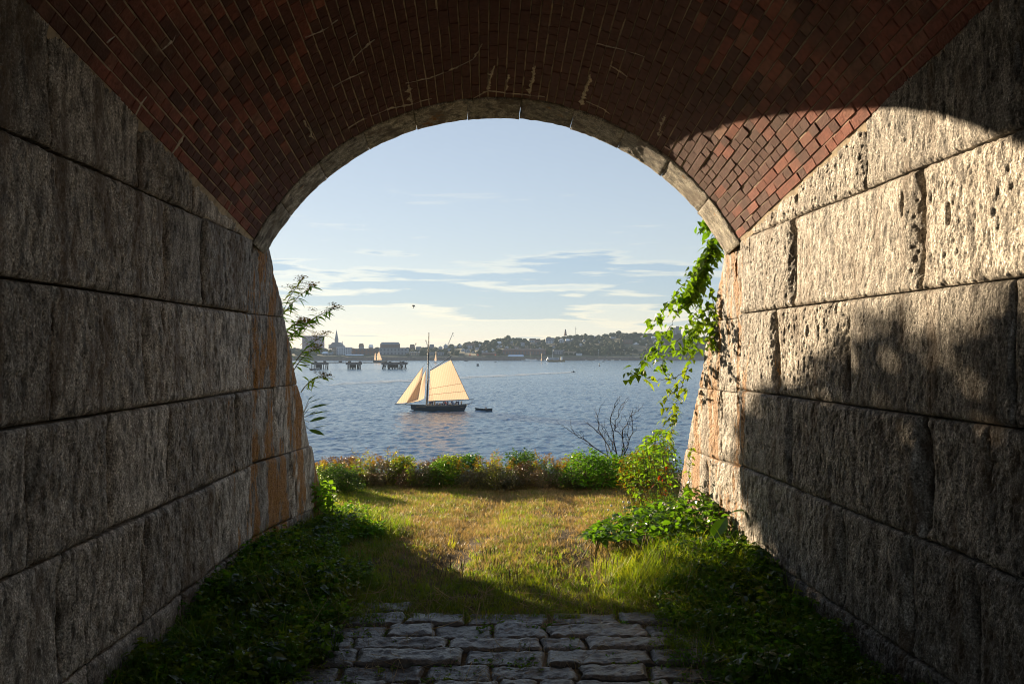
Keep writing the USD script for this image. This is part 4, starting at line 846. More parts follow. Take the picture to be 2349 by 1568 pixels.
Xp, D = np.meshgrid(xs, ds, indexing='ij'); n, m = Xp.shape; Z = T(Xp, D) + 1.5 * (fbm(p3(Xp * .02, D * .02, 1.), 3) - .5) * (D > 1600)
i, j = np.meshgrid(np.arange(n - 1), np.arange(m - 1), indexing='ij')
q = np.stack([i * m + j, (i + 1) * m + j, (i + 1) * m + j + 1, i * m + j + 1], -1).reshape(-1, 4)
M_hill = simple('far_ground', (0.055, 0.060, 0.030), .9, .4, .03)
solo('far_hills', (np.stack([(Xp - CX) / FOC * D, D, Z], -1).reshape(-1, 3), q), M_hill, 'low wooded hills on the far shore', 'hills', kind='structure', smooth=True)
M_bank = simple('shore_stone', (0.10, 0.085, 0.075), .9, .4, .25); M_path = simple('shore_path', (0.36, 0.31, 0.22), .9, .2, .1)
xb = np.linspace(500, 1750, 160); mb = MB()
a = np.array([[(x - CX) / FOC * 1568, 1568, SEA - .5] for x in xb]); b = np.array([[(x - CX) / FOC * 1573, 1573, SEA + 5.2 + 1.2 * nz(np.array([x * .15, 0, 1.]))] for x in xb]); c = np.array([[(x - CX) / FOC * 1590, 1590, SEA + 5.6] for x in xb]); c2 = c.copy(); c2[:, 2] = SEA - .5
n = len(xb); k = np.arange(n - 1)
for r0, r1 in ((a, b), (b, c), (c, c2)): mb.add(np.vstack([r0, r1]), np.stack([k, k + 1, k + 1 + n, k + n], -1))
solo('shore_embankment', mb.get(), M_bank, 'long brownish stone embankment along the far waterline', 'embankment', kind='structure')
for x0, x1 in ((790, 935), (945, 1000), (1000, 1105), (1390, 1470)):
    p, q2 = P(x0, 819, 1589), P(x1, 819, 1589); solo('shore_wall', MB().box((p[0], 1586, SEA + 5.55), (q2[0], 1588, SEA + 6.5)).get(), M_path,
        'pale low wall on the far embankment, between %s' % {790: 'the tent roof and the schooner', 945: 'the pier wreck and the sloop mast', 1000: 'the sloop mast and the brick sheds', 1390: 'the buoy and the right reveal vine'}[x0], 'wall')

M_wall = {'pale': simple('pale_wall', (0.30, 0.33, 0.38), .8), 'white': simple('white_wall', (0.48, 0.50, 0.54), .8), 'brick': simple('far_brick', (0.12, 0.065, 0.05), .85), 'tan': simple('tan_wall', (0.24, 0.20, 0.16), .85),
          'grey': simple('grey_wall', (0.17, 0.185, 0.21), .85), 'rose': simple('rose_wall', (0.25, 0.20, 0.20), .85)}
M_roof = {'slate': simple('slate_roof', (0.10, 0.11, 0.13), .6), 'blue': simple('blue_roof', (0.30, 0.38, 0.48), .45), 'brown': simple('brown_roof', (0.12, 0.08, 0.06), .8), 'light': simple('light_roof', (0.55, 0.57, 0.60), .5)}
M_glass = simple('dark_window', (0.05, 0.06, 0.08), .2); M_steel = simple('far_steel', (0.12, 0.12, 0.13), .6)
def building(name, label, cat, x0, x1, ytop, ybase, d, wall, roof, depth=14.0, pitch=0.0, rows=0, cols=0, group=None, gable='side', rot=0.0):
    """A far building: walls, roof and its windows, built to the size it has at distance d."""
    a, b = P(x0, ybase, d), P(x1, ytop, d); w = b[0] - a[0]; h = b[2] - a[2]; zb = min(a[2], float(T((x0 + x1) / 2, d))) - 1.0; ex = a[2] - zb
    t = thing(name, label, cat, ((a[0] + b[0]) / 2, d, zb), rot, group); H = h + ex; eave = H * (1 - pitch) if pitch else H
    part('wall', t, MB().box((-w / 2, 0, 0), (w / 2, depth, eave)).get(), wall)
    mb = MB(); o = .5
    if pitch and gable == 'front':
        v = [[-w / 2 - o, -o, eave + .02], [0, -o, H], [w / 2 + o, -o, eave + .02], [-w / 2 - o, depth + o, eave + .02], [0, depth + o, H], [w / 2 + o, depth + o, eave + .02]]
        mb.add(v, [[0, 1, 4, 3], [1, 2, 5, 4]]).add(v, [[0, 2, 1], [3, 4, 5], [0, 3, 5]])
        part('gable', t, MB().add([[-w / 2, -.55, eave + .1], [w / 2, -.55, eave + .1], [0, -.55, H - .6]], [[0, 1, 2]]).get(), wall)
    elif pitch:
        v = [[-w / 2 - o, -o, eave + .02], [w / 2 + o, -o, eave + .02], [w / 2 + o, depth + o, eave + .02], [-w / 2 - o, depth + o, eave + .02], [-w / 2 * .9, depth / 2, H], [w / 2 * .9, depth / 2, H]]
        mb.add(v, [[0, 1, 5, 4], [2, 3, 4, 5]]).add(v, [[0, 4, 3], [1, 2, 5], [0, 2, 1], [0, 3, 2]])
    else: mb.box((-w / 2 - .3, -.3, H + .02), (w / 2 + .3, depth + .3, H + .7))
    part('roof', t, mb.get(), roof)
    for r_ in range(rows):
        for c_ in range(cols):
            cw, ch = w / cols, (eave - ex) / rows; px, pz = -w / 2 + cw * (c_ + .5), ex + ch * (r_ + .5)
            part('window', t, MB().box((px - cw * .22, -.12, pz - ch * .25), (px + cw * .22, .1, pz + ch * .28)).get(), M_glass)
    return t
t = building('apartment_tower', 'wide flat apartment tower block at the left end of the far skyline', 'tower block', 693, 740, 770.5, 799, 1850, M_wall['rose'], M_roof['slate'], 18, rows=8, cols=10)
part('lift_house', t, MB().box((-1.5, 3, 27.5), (4.5, 9, 31.5)).get(), M_wall['rose'])
t = thing('church', 'church with a tall pointed spire on the far left skyline', 'church', tuple(P(771, 800, 1880)))
s = 1880 / FOC
part('nave', t, MB().add([[-17 * s, -6, 0], [17 * s, -6, 0], [17 * s, -6, 6 * s], [7 * s, -6, 15 * s], [-7 * s, -6, 15 * s], [-15 * s, -6, 7 * s], [-17 * s, 20, 0], [17 * s, 20, 0], [17 * s, 20, 6 * s], [7 * s, 20, 15 * s], [-7 * s, 20, 15 * s], [-15 * s, 20, 7 * s]],
     [[0, 1, 2, 3], [0, 3, 4, 5], [2, 8, 9, 3], [3, 9, 10, 4], [4, 10, 11, 5], [5, 11, 6, 0], [1, 7, 8, 2], [6, 9, 8, 7], [6, 11, 10, 9]]).get(), M_wall['grey'])
def spire(mb, x, w, z0, z1, z2):
    mb.box((x - w, -w, z0), (x + w, w, z1)); v = [[x - w, -w, z1], [x + w, -w, z1], [x + w, w, z1], [x - w, w, z1], [x, 0, z2]]; mb.add(v, [[0, 1, 4], [1, 2, 4], [2, 3, 4], [3, 0, 4]])
for nm, q in (('spire', (1 * s, 3.6 * s, 8 * s, 22 * s, 45 * s)), ('side_spire', (14 * s, 1.2 * s, 3 * s, 13 * s, 19 * s)), ('turret', (-16 * s, 1.1 * s, 3 * s, 9 * s, 12 * s))):
    mb = MB(); spire(mb, *q); part(nm, t, mb.get(), M_wall['grey'])
building('office_block', 'pale office block with four rows of windows below the church', 'building', 772, 803, 797, 814.5, 1640, M_wall['pale'], M_roof['light'], 16, rows=4, cols=6)
building('brick_building', 'narrow brown building left of the pale office block', 'building', 761, 771, 797.5, 815, 1645, M_wall['tan'], M_roof['brown'], 14, rows=3, cols=2)
building('warehouse', 'low warehouse with pale blue roof at the far left shore', 'warehouse', 738, 760, 806, 817, 1625, M_wall['grey'], M_roof['blue'], 22, pitch=.35, rows=1, cols=3)
building('pavilion', 'pavilion under a wide pale blue tent-like roof on the left shore', 'pavilion', 790, 833, 812.5, 819, 1610, M_wall['grey'], M_roof['blue'], 20, pitch=.72)
building('long_shed', 'long dark brick warehouse left of the school with the cupola', 'building', 804, 868, 800, 815, 1660, M_wall['brick'], M_roof['slate'], 20, rows=2, cols=7)
building('long_shed', 'long grey building under the school with the cupola', 'building', 870, 935, 798, 815, 1655, M_wall['grey'], M_roof['slate'], 20, rows=2, cols=8)
t = building('school', 'broad brick school with a domed cupola on the skyline', 'school', 872, 915, 784.5, 797, 1900, M_wall['brick'], M_roof['slate'], 20, pitch=.22, rows=2, cols=9)
mb = MB().box((-2.6, 6, 10), (2.6, 11, 15.5)); mb.tm(trimesh.creation.icosphere(2, 2.9).apply_translation([0, 8.5, 15.6])); part('cupola', t, mb.get(), M_wall['brick'])
building('shore_row', 'low pale row of sheds on the shore left of the sloop mast', 'shed', 938, 962, 808, 816, 1615, M_wall['tan'], M_roof['light'], 10, rows=1, cols=4)
building('shore_row', 'low grey shed on the shore right of the sloop mast', 'shed', 982, 1018, 808, 816, 1616, M_wall['grey'], M_roof['slate'], 10, rows=1, cols=6)
building('brick_sheds', 'long low brown brick mill on the shore below the hill', 'mill', 1152, 1252, 799, 815.5, 1622, M_wall['brick'], M_roof['brown'], 18, pitch=.2, rows=1, cols=14)
building('boat_shed', 'long boat shed with a light blue roof at the waterline left of the ferry', 'boat shed', 1165, 1202, 813, 818, 1592, M_wall['grey'], M_roof['blue'], 12, pitch=.7)
building('brick_sheds', 'short orange-brown brick shed left of the mill', 'shed', 1105, 1140, 808, 815.5, 1618, M_wall['brick'], M_roof['brown'], 14, pitch=.3)
building('container_shed', 'light blue box shed right of the ferry on the shore', 'shed', 1322, 1335, 811, 817.5, 1600, M_wall['pale'], M_roof['blue'], 8)
building('boat_yard', 'grey-green boat yard hall behind the ferry', 'hall', 1270, 1292, 803, 815, 1625, M_wall['grey'], M_roof['slate'], 16, rows=1, cols=4)
building('brick_hall', 'tan hall half hidden by bushes right of the ferry', 'hall', 1293, 1322, 806, 815, 1620, M_wall['tan'], M_roof['brown'], 16)
t = building('apartment_tower', 'stepped apartment tower behind the vine on the right', 'tower block', 1536, 1562, 752, 778, 1935, M_wall['grey'], M_roof['slate'], 18, rows=6, cols=6)
part('lift_house', t, MB().box((2, 3, 23), (9, 10, 29)).get(), M_wall['grey'])
building('flat_building', 'long flat pale building near the crest on the right', 'building', 1400, 1419, 773.5, 777, 1900, M_wall['pale'], M_roof['light'], 14)
building('brick_flats', 'brick apartment house among trees left of the white houses', 'building', 1429, 1452, 780, 793, 1790, M_wall['brick'], M_roof['slate'], 14, rows=2, cols=6)
building('white_house', 'white gabled house on the hillside beside the vine', 'house', 1452, 1467, 784, 797, 1770, M_wall['white'], M_roof['slate'], 12, pitch=.38, rows=2, cols=3, gable='front')
building('white_house', 'white flat-topped house right of the white gabled house', 'house', 1470, 1484, 789, 796.5, 1765, M_wall['white'], M_roof['light'], 12, rows=2, cols=5)
building('white_house', 'tall grey-white house above the two white houses', 'house', 1465, 1473, 782, 792, 1790, M_wall['pale'], M_roof['slate'], 10, pitch=.3, gable='front', rows=2, cols=2)
HS = [ # x, y base, width, kind: the pale houses among the trees
    (1079, 800, 19, 'pale', 1), (1094, 803, 8, 'white', 0), (1072, 809, 12, 'pale', 1), (1085, 810, 6, 'pale', 1), (1107, 811, 9, 'pale', 1), (1116, 810, 8, 'pale', 1), (1145, 790, 9, 'white', 0), (1143, 798, 8, 'pale', 1), (1150, 797, 6, 'white', 1), (1163, 801, 10, 'pale', 1),
    (1198, 793, 11, 'pale', 0), (1222, 786, 16, 'pale', 0), (1234, 790, 14, 'grey', 0), (1262, 788, 20, 'pale', 1), (1185, 802, 12, 'white', 0), (1238, 803, 7, 'pale', 1), (1100, 796, 8, 'white', 1), (1010, 801, 9, 'white', 1), (1022, 796, 9, 'pale', 1), (1045, 800, 8, 'pale', 1), (1056, 798, 10, 'pale', 1), (1062, 806, 8, 'pale', 1), (1030, 806, 10, 'pale', 0), (990, 797, 10, 'grey', 0),
    (1332, 793, 7, 'white', 1), (1340, 784, 6, 'pale', 1), (1352, 786, 6, 'white', 0), (1288, 786, 13, 'pale', 1), (1302, 784, 9, 'pale', 0), (1313, 783, 8, 'grey', 1), (1372, 787, 7, 'white', 1), (1378, 781, 8, 'pale', 1), (1475, 778, 10, 'pale', 1), (1500, 778, 9, 'white', 0), (1505, 788, 10, 'pale', 1), (1325, 777, 8, 'pale', 0), (1360, 776, 8, 'tan', 0), (1270, 797, 7, 'pale', 0), (1210, 799, 8, 'tan', 1),
    (960, 803, 12, 'grey', 0), (945, 797, 10, 'brick', 0), (925, 806, 11, 'pale', 0), (850, 797, 9, 'tan', 0), (828, 795, 10, 'grey', 0), (1130, 806, 7, 'pale', 1), (1175, 789, 8, 'grey', 1), (1520, 790, 10, 'grey', 0), (1540, 794, 9, 'white', 1)]
MARK = [(716, 785, 'the wide tower block'), (771, 790, 'the church'), (893, 790, 'the school with the cupola'), (981, 800, 'the sloop mast'), (1038, 780, 'the tallest crane jib'), (1202, 806, 'the brick mill'), (1297, 768, 'the observatory'), (1275, 812, 'the ferry'), (1440, 786, 'the brick flats'), (1548, 768, 'the right tower block'), (1183, 815, 'the boat shed')]
used = {}
def where(x, y):
    s_ = min(MARK, key=lambda m_: (m_[0] - x) ** 2 + 3 * (m_[1] - y) ** 2); dx, dy = x - s_[0], y - s_[1]
    v_ = 'above' if dy < -5 else 'below' if dy > 5 else ''; h_ = 'left of' if dx < -6 else 'right of' if dx > 6 else ''
    return (v_ + ' and ' + h_ if v_ and h_ else v_ or h_ or 'beside') + ' ' + s_[2]
hz = np.random.RandomState(12); blocks = []
for x, y, w, kd, gb_ in sorted(HS):
    q = on_hill(x, y); h = w * (.55 if gb_ else .45) + 3
    lb_ = ('wide ' if w > 13 else 'small ' if w < 8 else '') + {'pale': 'pale blue-grey', 'white': 'white', 'grey': 'grey', 'tan': 'tan', 'brick': 'brick'}[kd] + (' gabled house' if gb_ else ' plain house') + ' ' + where(x, y); used[lb_] = used.get(lb_, 0) + 1
    if used[lb_] > 1: lb_ += ', ' + ('second', 'third', 'fourth', 'fifth')[used[lb_.split(',')[0]] - 2] + ' one there'
    building('hill_house', lb_ if True else {'pale': 'pale blue-grey', 'white': 'white', 'grey': 'grey', 'tan': 'tan', 'brick': 'brick'}[kd] + (' gabled house' if gb_ else ' plain house') + ' among the trees on the far hillside', 'house',
             x - w / 2, x + w / 2, y - h, y, q[1], M_wall[kd], M_roof[('slate', 'light', 'brown')[hz.randint(3)]], 11, pitch=.4, rows=1 if w < 9 else 2, cols=2 if w < 9 else 3,
             group=kd + (' gabled' if gb_ else ' plain') + ' hillside houses', gable='front' if gb_ and w < 14 else 'side')
    blocks.append((x - w / 2 - 2, x + w / 2 + 2, y, q[1]))
for x0, x1, yb, d in ((693, 740, 799, 1850), (750, 790, 800, 1880), (772, 803, 815, 1640), (761, 771, 815, 1645), (738, 760, 817, 1625), (790, 833, 819, 1610), (804, 868, 815, 1660), (870, 935, 815, 1655), (870, 917, 797, 1900), (938, 962, 816, 1615), (982, 1018, 816, 1616), (1152, 1252, 815, 1622), (1105, 1140, 815, 1618), (1536, 1562, 778, 1935), (1400, 1419, 777, 1900), (1429, 1452, 793, 1790), (1450, 1486, 797, 1765), (1270, 1292, 815, 1625), (1322, 1335, 818, 1600)): blocks.append((x0, x1, yb, d))
# landmarks on the crest
t = thing('observatory', 'dark stepped observatory tower on the hill crest', 'tower', tuple(P(1297, 770, 1940))); s = 1940 / FOC; mb = MB()
for r0, r1, z0, z1 in ((3.6, 3.0, 0, 5), (2.5, 2.1, 5, 10), (1.4, 1.3, 10, 13.2)):
    mb.tube([(0, 0, z0 * s), (0, 0, z1 * s)], [r0 * s, r1 * s], 8)
part('tower_body', t, mb.get(), M_wall['brick']); part('dome', t, trimesh.creation.icosphere(2, 1.5 * s).apply_translation([0, 0, 13.6 * s]), M_roof['slate']); part('gallery', t, MB().tube([(0, 0, 9.8 * s), (0, 0, 10.5 * s)], 2.8 * s, 8).get(), M_roof['slate'])
t = thing('radio_mast', 'thin radio mast on the hill crest right of the observatory', 'mast', tuple(P(1321, 771, 1940)))
part('mast', t, MB().tube([(0, 0, 0), (0, 0, 22 * s)], [.55, .3], 4).get(), M_steel); part('crossbar', t, MB().box((-2 * s, -.3, 16.2 * s), (2 * s, .3, 16.8 * s)).get(), M_steel)
for (x0, y0, x1, y1, lb) in ((949, 797, 954, 788, 'smallest crane jib on the far skyline right of the school'), (982, 796, 977, 781, 'crane jib leaning left just before the sloop mast'), (1026, 794, 1039, 764, 'tallest crane jib leaning right, right of the sloop mast')):
    a, b = P(x0, y0, 1960), P(x1, y1, 1960); t = thing('crane', lb, 'crane', tuple(a)); b = b - a; L = np.linalg.norm(b)
    mb = MB(); w = .9
    for sx in (-w, w):
        for sy in (-w, w): mb.tube([(sx, sy, 0), b + [sx * .5, sy * .5, 0]], .22, 4)
    for k in range(12):
        f0, f1 = b * (k / 12), b * ((k + 1) / 12); mb.tube([f0 + [-w, -w, 0], f1 + [w * .8, -w, 0]], .16, 3); mb.tube([f0 + [w, -w, 0], f1 + [-w * .8, -w, 0]], .16, 3)
    part('jib', t, mb.get(), M_steel); part('jib_head', t, MB().box((-1.1, -1, -1), (1.1, 1, 1.2), at=b).get(), M_steel); part('base', t, MB().box((-3, -3, -9), (3, 3, 1)).get(), M_steel)
    if x1 > 1000: part('hook', t, MB().tube([b, b - [-1.5, 0, 5]], .12, 3).box((-.5, -.5, -1), (.5, .5, .6), at=b - [-1.5, 0, 5.5]).get(), M_steel)
# trees
M_ftree = usdkit.material(stage, '/World/Looks/far_crown', {'g': ('geometry', {}), 'o': ('object_info', {}), 'n': ('noise_texture', {'scale': .7, 'detail': 4.0}), 'r': ('rgb_ramp', {'ramp': [(0, (.012, .022, .010)), (.5, (.020, .034, .013)), (1, (.038, .048, .017))]}),
    'a': ('mix', {'mix_type': 'multiply', 'fac': 1.0}), 'r2': ('rgb_ramp', {'ramp': [(.3, (.5, .5, .5)), (.7, (1.3, 1.3, 1.2))]}), 'p': ('principled_bsdf', {'roughness': .8, 'specular_ior_level': .2})},
    [('o.random', 'r.fac'), ('g.position', 'n.vector'), ('n.fac', 'r2.fac'), ('r.color', 'a.color1'), ('r2.color', 'a.color2'), ('a.color', 'p.base_color')], surface='p.BSDF')
def crown_mesh(seed, wx, hz_):
    m_ = trimesh.creation.icosphere(3, 1.0); v = np.array(m_.vertices); r = .62 + .5 * fbm(v * 1.7 + seed * 3.1, 2, seed) + .42 * (fbm(v * 5 + seed, 2, seed) - .5)
    v = v * r[:, None] * [wx, wx, hz_]; v[:, 2] += hz_ * .75; return v, np.array(m_.faces)
FT = []
for k, (wx, hh) in enumerate(((5.0, 4.6), (5.8, 4.2), (4.2, 5.2), (5.2, 5.0))):
    pr = proto('far_tree_' + 'abcd'[k]); part('crown', pr, crown_mesh(k + 1, wx, hh), M_ftree); part('trunk', pr, MB().tube([(0, 0, -1), (0, 0, 4)], [.4, .25], 5).get(), M_twig); FT.append(pr)
def hidden(x, yb, d, ht): return any(x0 < x < x1 and d < bd and yb - ht < by for x0, x1, by, bd in blocks)
for k, x in enumerate(np.arange(768, 1600, 9.3)):
    x = x + hz.uniform(-3, 3)
    if hidden(x, 790, 1930, 12): continue
    sc = hz.uniform(.75, 1.45) * (.6 if x < 930 else 1.0); d = 1938 + hz.uniform(-8, 8); z = float(T(x, d)); p = P(x, 0, d)
    use(FT[hz.randint(4)], 'skyline_tree', 'dark round-headed tree standing along the crest of the far shore', 'tree', (p[0], d, z - .8), hz.uniform(0, 6.28), 'trees along the far skyline', sc)
pos, scs = [], []
while len(pos) < 1900:
    x = hz.uniform(640, 1720); d = 1602 + 340 * hz.rand(); z = float(T(x, d)); yb = HY - (z - EYE) / d * FOC
    if x < 930 and hz.rand() < .62: continue
    if hidden(x, yb, d, 9): continue
    pos.append((( x - CX) / FOC * d, d, z - .8)); scs.append(hz.uniform(.55, 1.15) * (.7 if d < 1625 else 1))
scatter('far_wood', [crown_mesh(k + 1, w, h) for k, (w, h) in enumerate(((5.0, 4.6), (5.8, 4.2), (4.2, 5.2), (5.2, 5.0)))], [M_ftree] * 4, pos, hz.uniform(0, 6.28, len(pos)), scs, hz.randint(0, 4, len(pos)), 'dark wood covering the far hillside between the houses', 'wood', tilt=.02)
for k, (x, h, lb) in enumerate(((1373, 822, 'street lamp pole on the shore right of the blue box shed'), (1432, 812, 'left one of two thin poles on the shore below the white houses'), (1452, 812, 'right one of two thin poles on the shore below the white houses'), (1294, 800, 'thin pole on the shore behind the ferry'))):
    a = P(x, 817, 1598); t = thing('light_pole', lb, 'pole', tuple(a)); part('pole', t, MB().tube([(0, 0, -1), (0, 0, 11)], .22, 4).get(), M_wall['white'] if k == 0 else M_steel); part('lamp', t, MB().box((-.7, -.5, 10.8), (.7, .5, 11.8)).get(), M_wall['white'])
M_orange = simple('orange_tent', (.55, .12, .05), .7)
for k, (x, w) in enumerate(((1078, 5), (1096, 5), (1136, 4))):
    a = P(x, 814, 1600); hw = w * .38; t = solo('market_tent', MB().add([[a[0] - hw, 1600, a[2] - 1], [a[0] + hw, 1600, a[2] - 1], [a[0] + hw, 1604, a[2] - 1], [a[0] - hw, 1604, a[2] - 1], [a[0] - hw * .2, 1602, a[2] + 2.2], [a[0] + hw * .2, 1602, a[2] + 2.2]], [[0, 1, 5, 4], [2, 3, 4, 5]]).add([[a[0] - hw, 1600, a[2] - 1], [a[0] - hw * .2, 1602, a[2] + 2.2], [a[0] - hw, 1604, a[2] - 1], [a[0] + hw, 1600, a[2] - 1], [a[0] + hw, 1604, a[2] - 1], [a[0] + hw * .2, 1602, a[2] + 2.2]], [[0, 1, 2], [3, 4, 5]]).get(), M_orange,
        ('left', 'right', 'lowest')[k] + ' orange-red tent roof at the far shore below the houses', 'tent')

# ---------------------------------------------------------------- pier wrecks
M_pile = simple('old_timber', (0.05, 0.042, 0.038), .85, .3, 1.0); M_deck = simple('old_deck', (0.11, 0.10, 0.10), .9, .3, .8)
def pier(x0, x1, lb, npile, slanted):
    r = np.random.RandomState(int(x0)); d = 850.0; a, b = P(x0, 846, d), P(x1, 846, d); w = b[0] - a[0]; t = thing('pier_ruin', lb, 'pier', ((a[0] + b[0]) / 2, d, SEA))
    part('deck', t, MB().box((-w / 2, -4, 4.0), (w / 2, 4, 5.6)).get(), M_deck)
    part('deck_cap', t, MB().box((-w / 2 - .6, -4.4, 5.62), (w / 2 + .6, 4.4, 6.2)).get(), M_deck)
    for k in range(npile):
        x = -w / 2 * .93 + w * .93 * k / (npile - 1) + r.uniform(-.25, .25); sl = r.uniform(-1.8, 1.8) if slanted else r.uniform(-.3, .3); y = r.choice((-3.4, -1, 1.5, 3.4))
        part('pile', t, MB().tube([(x + sl, y, -1), (x, y, 4.0)], r.uniform(.32, .5), 6).get(), M_pile)
    part('bracing', t, MB().box((-w * .28, -.5, 1.0), (w * .12, .5, 4.1)).get(), M_pile)
    for k in range(5):
        x = r.uniform(-w * .45, w * .4); part('deck_block', t, MB().box((x, -1, 6.2), (x + r.uniform(.6, 2.6), 1, 6.2 + r.uniform(.5, 1.3))).get(), M_pile)
pier(716, 752, 'leftmost ruined timber pier head beside the small motorboat', 13, False); pier(795, 829, 'middle one of three ruined timber pier heads', 14, False); pier(876, 934, 'longest and rightmost ruined timber pier head with raking piles', 26, True)
a, b = P(694, 832.5, 862), P(880, 832.5, 862)
t = thing('pier_gangway', 'thin dark gangway linking the tops of the ruined pier heads', 'gangway', (0, 0, 0)); part('beam', t, MB().box((a[0], 861, SEA + 5.3), (b[0], 863, SEA + 6.0)).get(), M_pile); c = P(781, 830, 862); part('hut', t, MB().box((c[0] - 1.5, 861, SEA + 6.02), (c[0] + 1.5, 863, SEA + 7.3)).get(), M_pile)

# ---------------------------------------------------------------- the sloop
def sailmat(name, col):
    return usdkit.material(stage, '/World/Looks/' + name, {'a': ('texture_coordinate', {}), 'w': ('wave_texture', {'wave_type': 'bands', 'bands_direction': 'x', 'scale': .62, 'profile': 'saw', 'distortion': .15}), 'r': ('rgb_ramp', {'ramp': [(0, (.55, .55, .55)), (.10, (.95, .95, .95)), (.85, (1, 1, 1)), (1, (.6, .6, .6))]}),
        'mm': ('mapping', {'rotation': (0, 0.17, 0)}), 'c': ('mix', {'mix_type': 'multiply', 'fac': 1.0, 'color1': col}), 'd': ('diffuse_bsdf', {}), 't': ('translucent_bsdf', {}), 'm': ('mix_closure', {'fac': 0.6})},
        [('a.object', 'mm.vector'), ('mm.vector', 'w.vector'), ('w.fac', 'r.fac'), ('r.color', 'c.color2'), ('c.color', 'd.color'), ('c.color', 't.color'), ('d.BSDF', 'm.closure1'), ('t.BSDF', 'm.closure2')], surface='m.closure')
M_sail = sailmat('tan_sailcloth', (.45, .35, .26)); M_sail2 = sailmat('pale_sailcloth', (.48, .38, .29))
M_hull = simple('dark_hull', (0.018, 0.024, 0.030), .35, .2, .8); M_trim = simple('hull_stripe', (.10, .11, .10), .5); M_spar = simple('tarred_spar', (.022, .018, .016), .5); M_rope = simple('rope', (.04, .035, .03), .8); M_seam = simple('sail_seam', (.07, .05, .035), .9); M_wood = simple('deck_wood', (.25, .17, .10), .6)
DS = 263.5; ZS0 = SEA
sl = thing('sloop', 'gaff rigged sloop with big tan sails and people on deck', 'sailing boat', tuple(P((900 + 740 / 7.128) / 1.0217, 941, DS) * [1, 1, 0] + [0, 0, SEA]), .10)
def L2(X, Y, y=0.0): return np.array([(X - 740) / 57.8, y, (1365 - Y) / 57.8])   # outline spots of the sloop
def hullmesh(x0, x1, beam, zdeck, keel, rake0, rake1, n=26, m=9):
    v = []
    for i_ in range(n + 1):
        s_ = i_ / n; bw = beam / 2 * min(1, (math.sin(min(1, s_ * 1.9 + .02) * math.pi / 2)) ** .8) * (1 - .35 * max(0, s_ - .7) / .3); zd = zdeck(s_)
        for j_ in range(m + 1):
            t_ = j_ / m; a_ = t_ * math.pi; y = -math.cos(a_) * bw; hgt = math.sin(a_) ** .7
            z = zd - (zd - keel) * hgt; xx = x0 + (x1 - x0) * s_ + (rake0 * (1 - s_) ** 3 - rake1 * s_ ** 3) * hgt
            v.append([xx, y * (1 if t_ in (0, 1) else (.97 if 0 < t_ < 1 else 1)), z])
    f = [[i_ * (m + 1) + j_, (i_ + 1) * (m + 1) + j_, (i_ + 1) * (m + 1) + j_ + 1, i_ * (m + 1) + j_ + 1] for i_ in range(n) for j_ in range(m)]
    mb = MB().add(v, f); mb.add(v[:m + 1], [[0, k, k + 1] for k in range(1, m)]); o = n * (m + 1); mb.add(v[o:], [[0, k + 1, k] for k in range(1, m)]); return mb
bx, sx_ = L2(443, 1270)[0], L2(1385, 1275)[0]
part('hull', sl, hullmesh(bx, sx_, 5.0, lambda s: 1.72 - .55 * math.sin(s * 2.6) * .55 + .10 * (s > .9) * (s - .9) * 10, -1.0, .5, 1.2).get(), M_hull, smooth=50)
part('deck', sl, MB().box((bx + 1.6, -1.9, 1.02), (sx_ - 1.0, 1.9, 1.10)).get(), M_wood)
mb = MB()
for yy_ in (-2.45, 2.45): mb.tube([(bx + .3, yy_ * .12, 1.72), (bx + 2.2, yy_ * .78, 1.55), (bx + 5, yy_ * .98, 1.45), (bx + 10, yy_ * .98, 1.42), (sx_ - 2, yy_ * .82, 1.58), (sx_, yy_ * .62, 1.8)], .07, 4)
part('rail', sl, mb.get(), M_trim)
part('mast', sl, MB().tube([L2(712, 1290), L2(722, 1100), L2(738, 600), L2(749, 75)], [.21, .21, .18, .12], 8).get(), M_spar)
part('truck', sl, trimesh.creation.icosphere(1, .18).apply_translation(L2(748, 75)), M_spar)
part('crosstrees', sl, MB().tube([L2(738, 580, -1.5), L2(738, 580, 1.5)], .06, 4).tube([L2(712, 582), L2(765, 578)], .07, 4).get(), M_spar)
part('boom', sl, MB().tube([L2(735, 1215, .0), L2(1100, 1203, .5), L2(1505, 1185, .9)], [.11, .13, .09], 6).get(), M_spar)
part('gaff', sl, MB().tube([L2(770, 695), L2(950, 585, .6), L2(1130, 460, 1.1)], [.12, .11, .07], 6).get(), M_spar)
part('bowsprit', sl, MB().tube([L2(520, 1272), L2(350, 1262), L2(183, 1255)], [.16, .14, .09], 6).get(), M_spar)
part('staysail_boom', sl, MB().tube([L2(350, 1250, .1), L2(600, 1205, .5)], .06, 4).get(), M_spar)
def sail(pts4, nu, nv, belly):
    """Patch between luff (a to d) and leech (b to c); belly pushes it to leeward."""
    a, b, c, d = [np.array(p, float) for p in pts4]; U, V = np.meshgrid(np.linspace(0, 1, nu + 1), np.linspace(0, 1, nv + 1), indexing='ij'); u, v_ = U[..., None], V[..., None]
    q = (1 - v_) * ((1 - u) * a + u * b) + v_ * ((1 - u) * d + u * c); q = q + belly * (np.sin(np.pi * U) * np.sin(np.pi * np.clip(V * .9 + .05, 0, 1)))[..., None]
    i_, j_ = np.meshgrid(np.arange(nu), np.arange(nv), indexing='ij'); w_ = nv + 1
    return q.reshape(-1, 3), np.stack([i_ * w_ + j_, (i_ + 1) * w_ + j_, (i_ + 1) * w_ + j_ + 1, i_ * w_ + j_ + 1], -1).reshape(-1, 4)
bel = np.array([0, .75, 0])
ms = part('mainsail', sl, sail((L2(745, 1205, .05), L2(1425, 1180, .85), L2(1120, 522, 1.05), L2(772, 705, .05)), 24, 20, bel), M_sail, smooth=True)
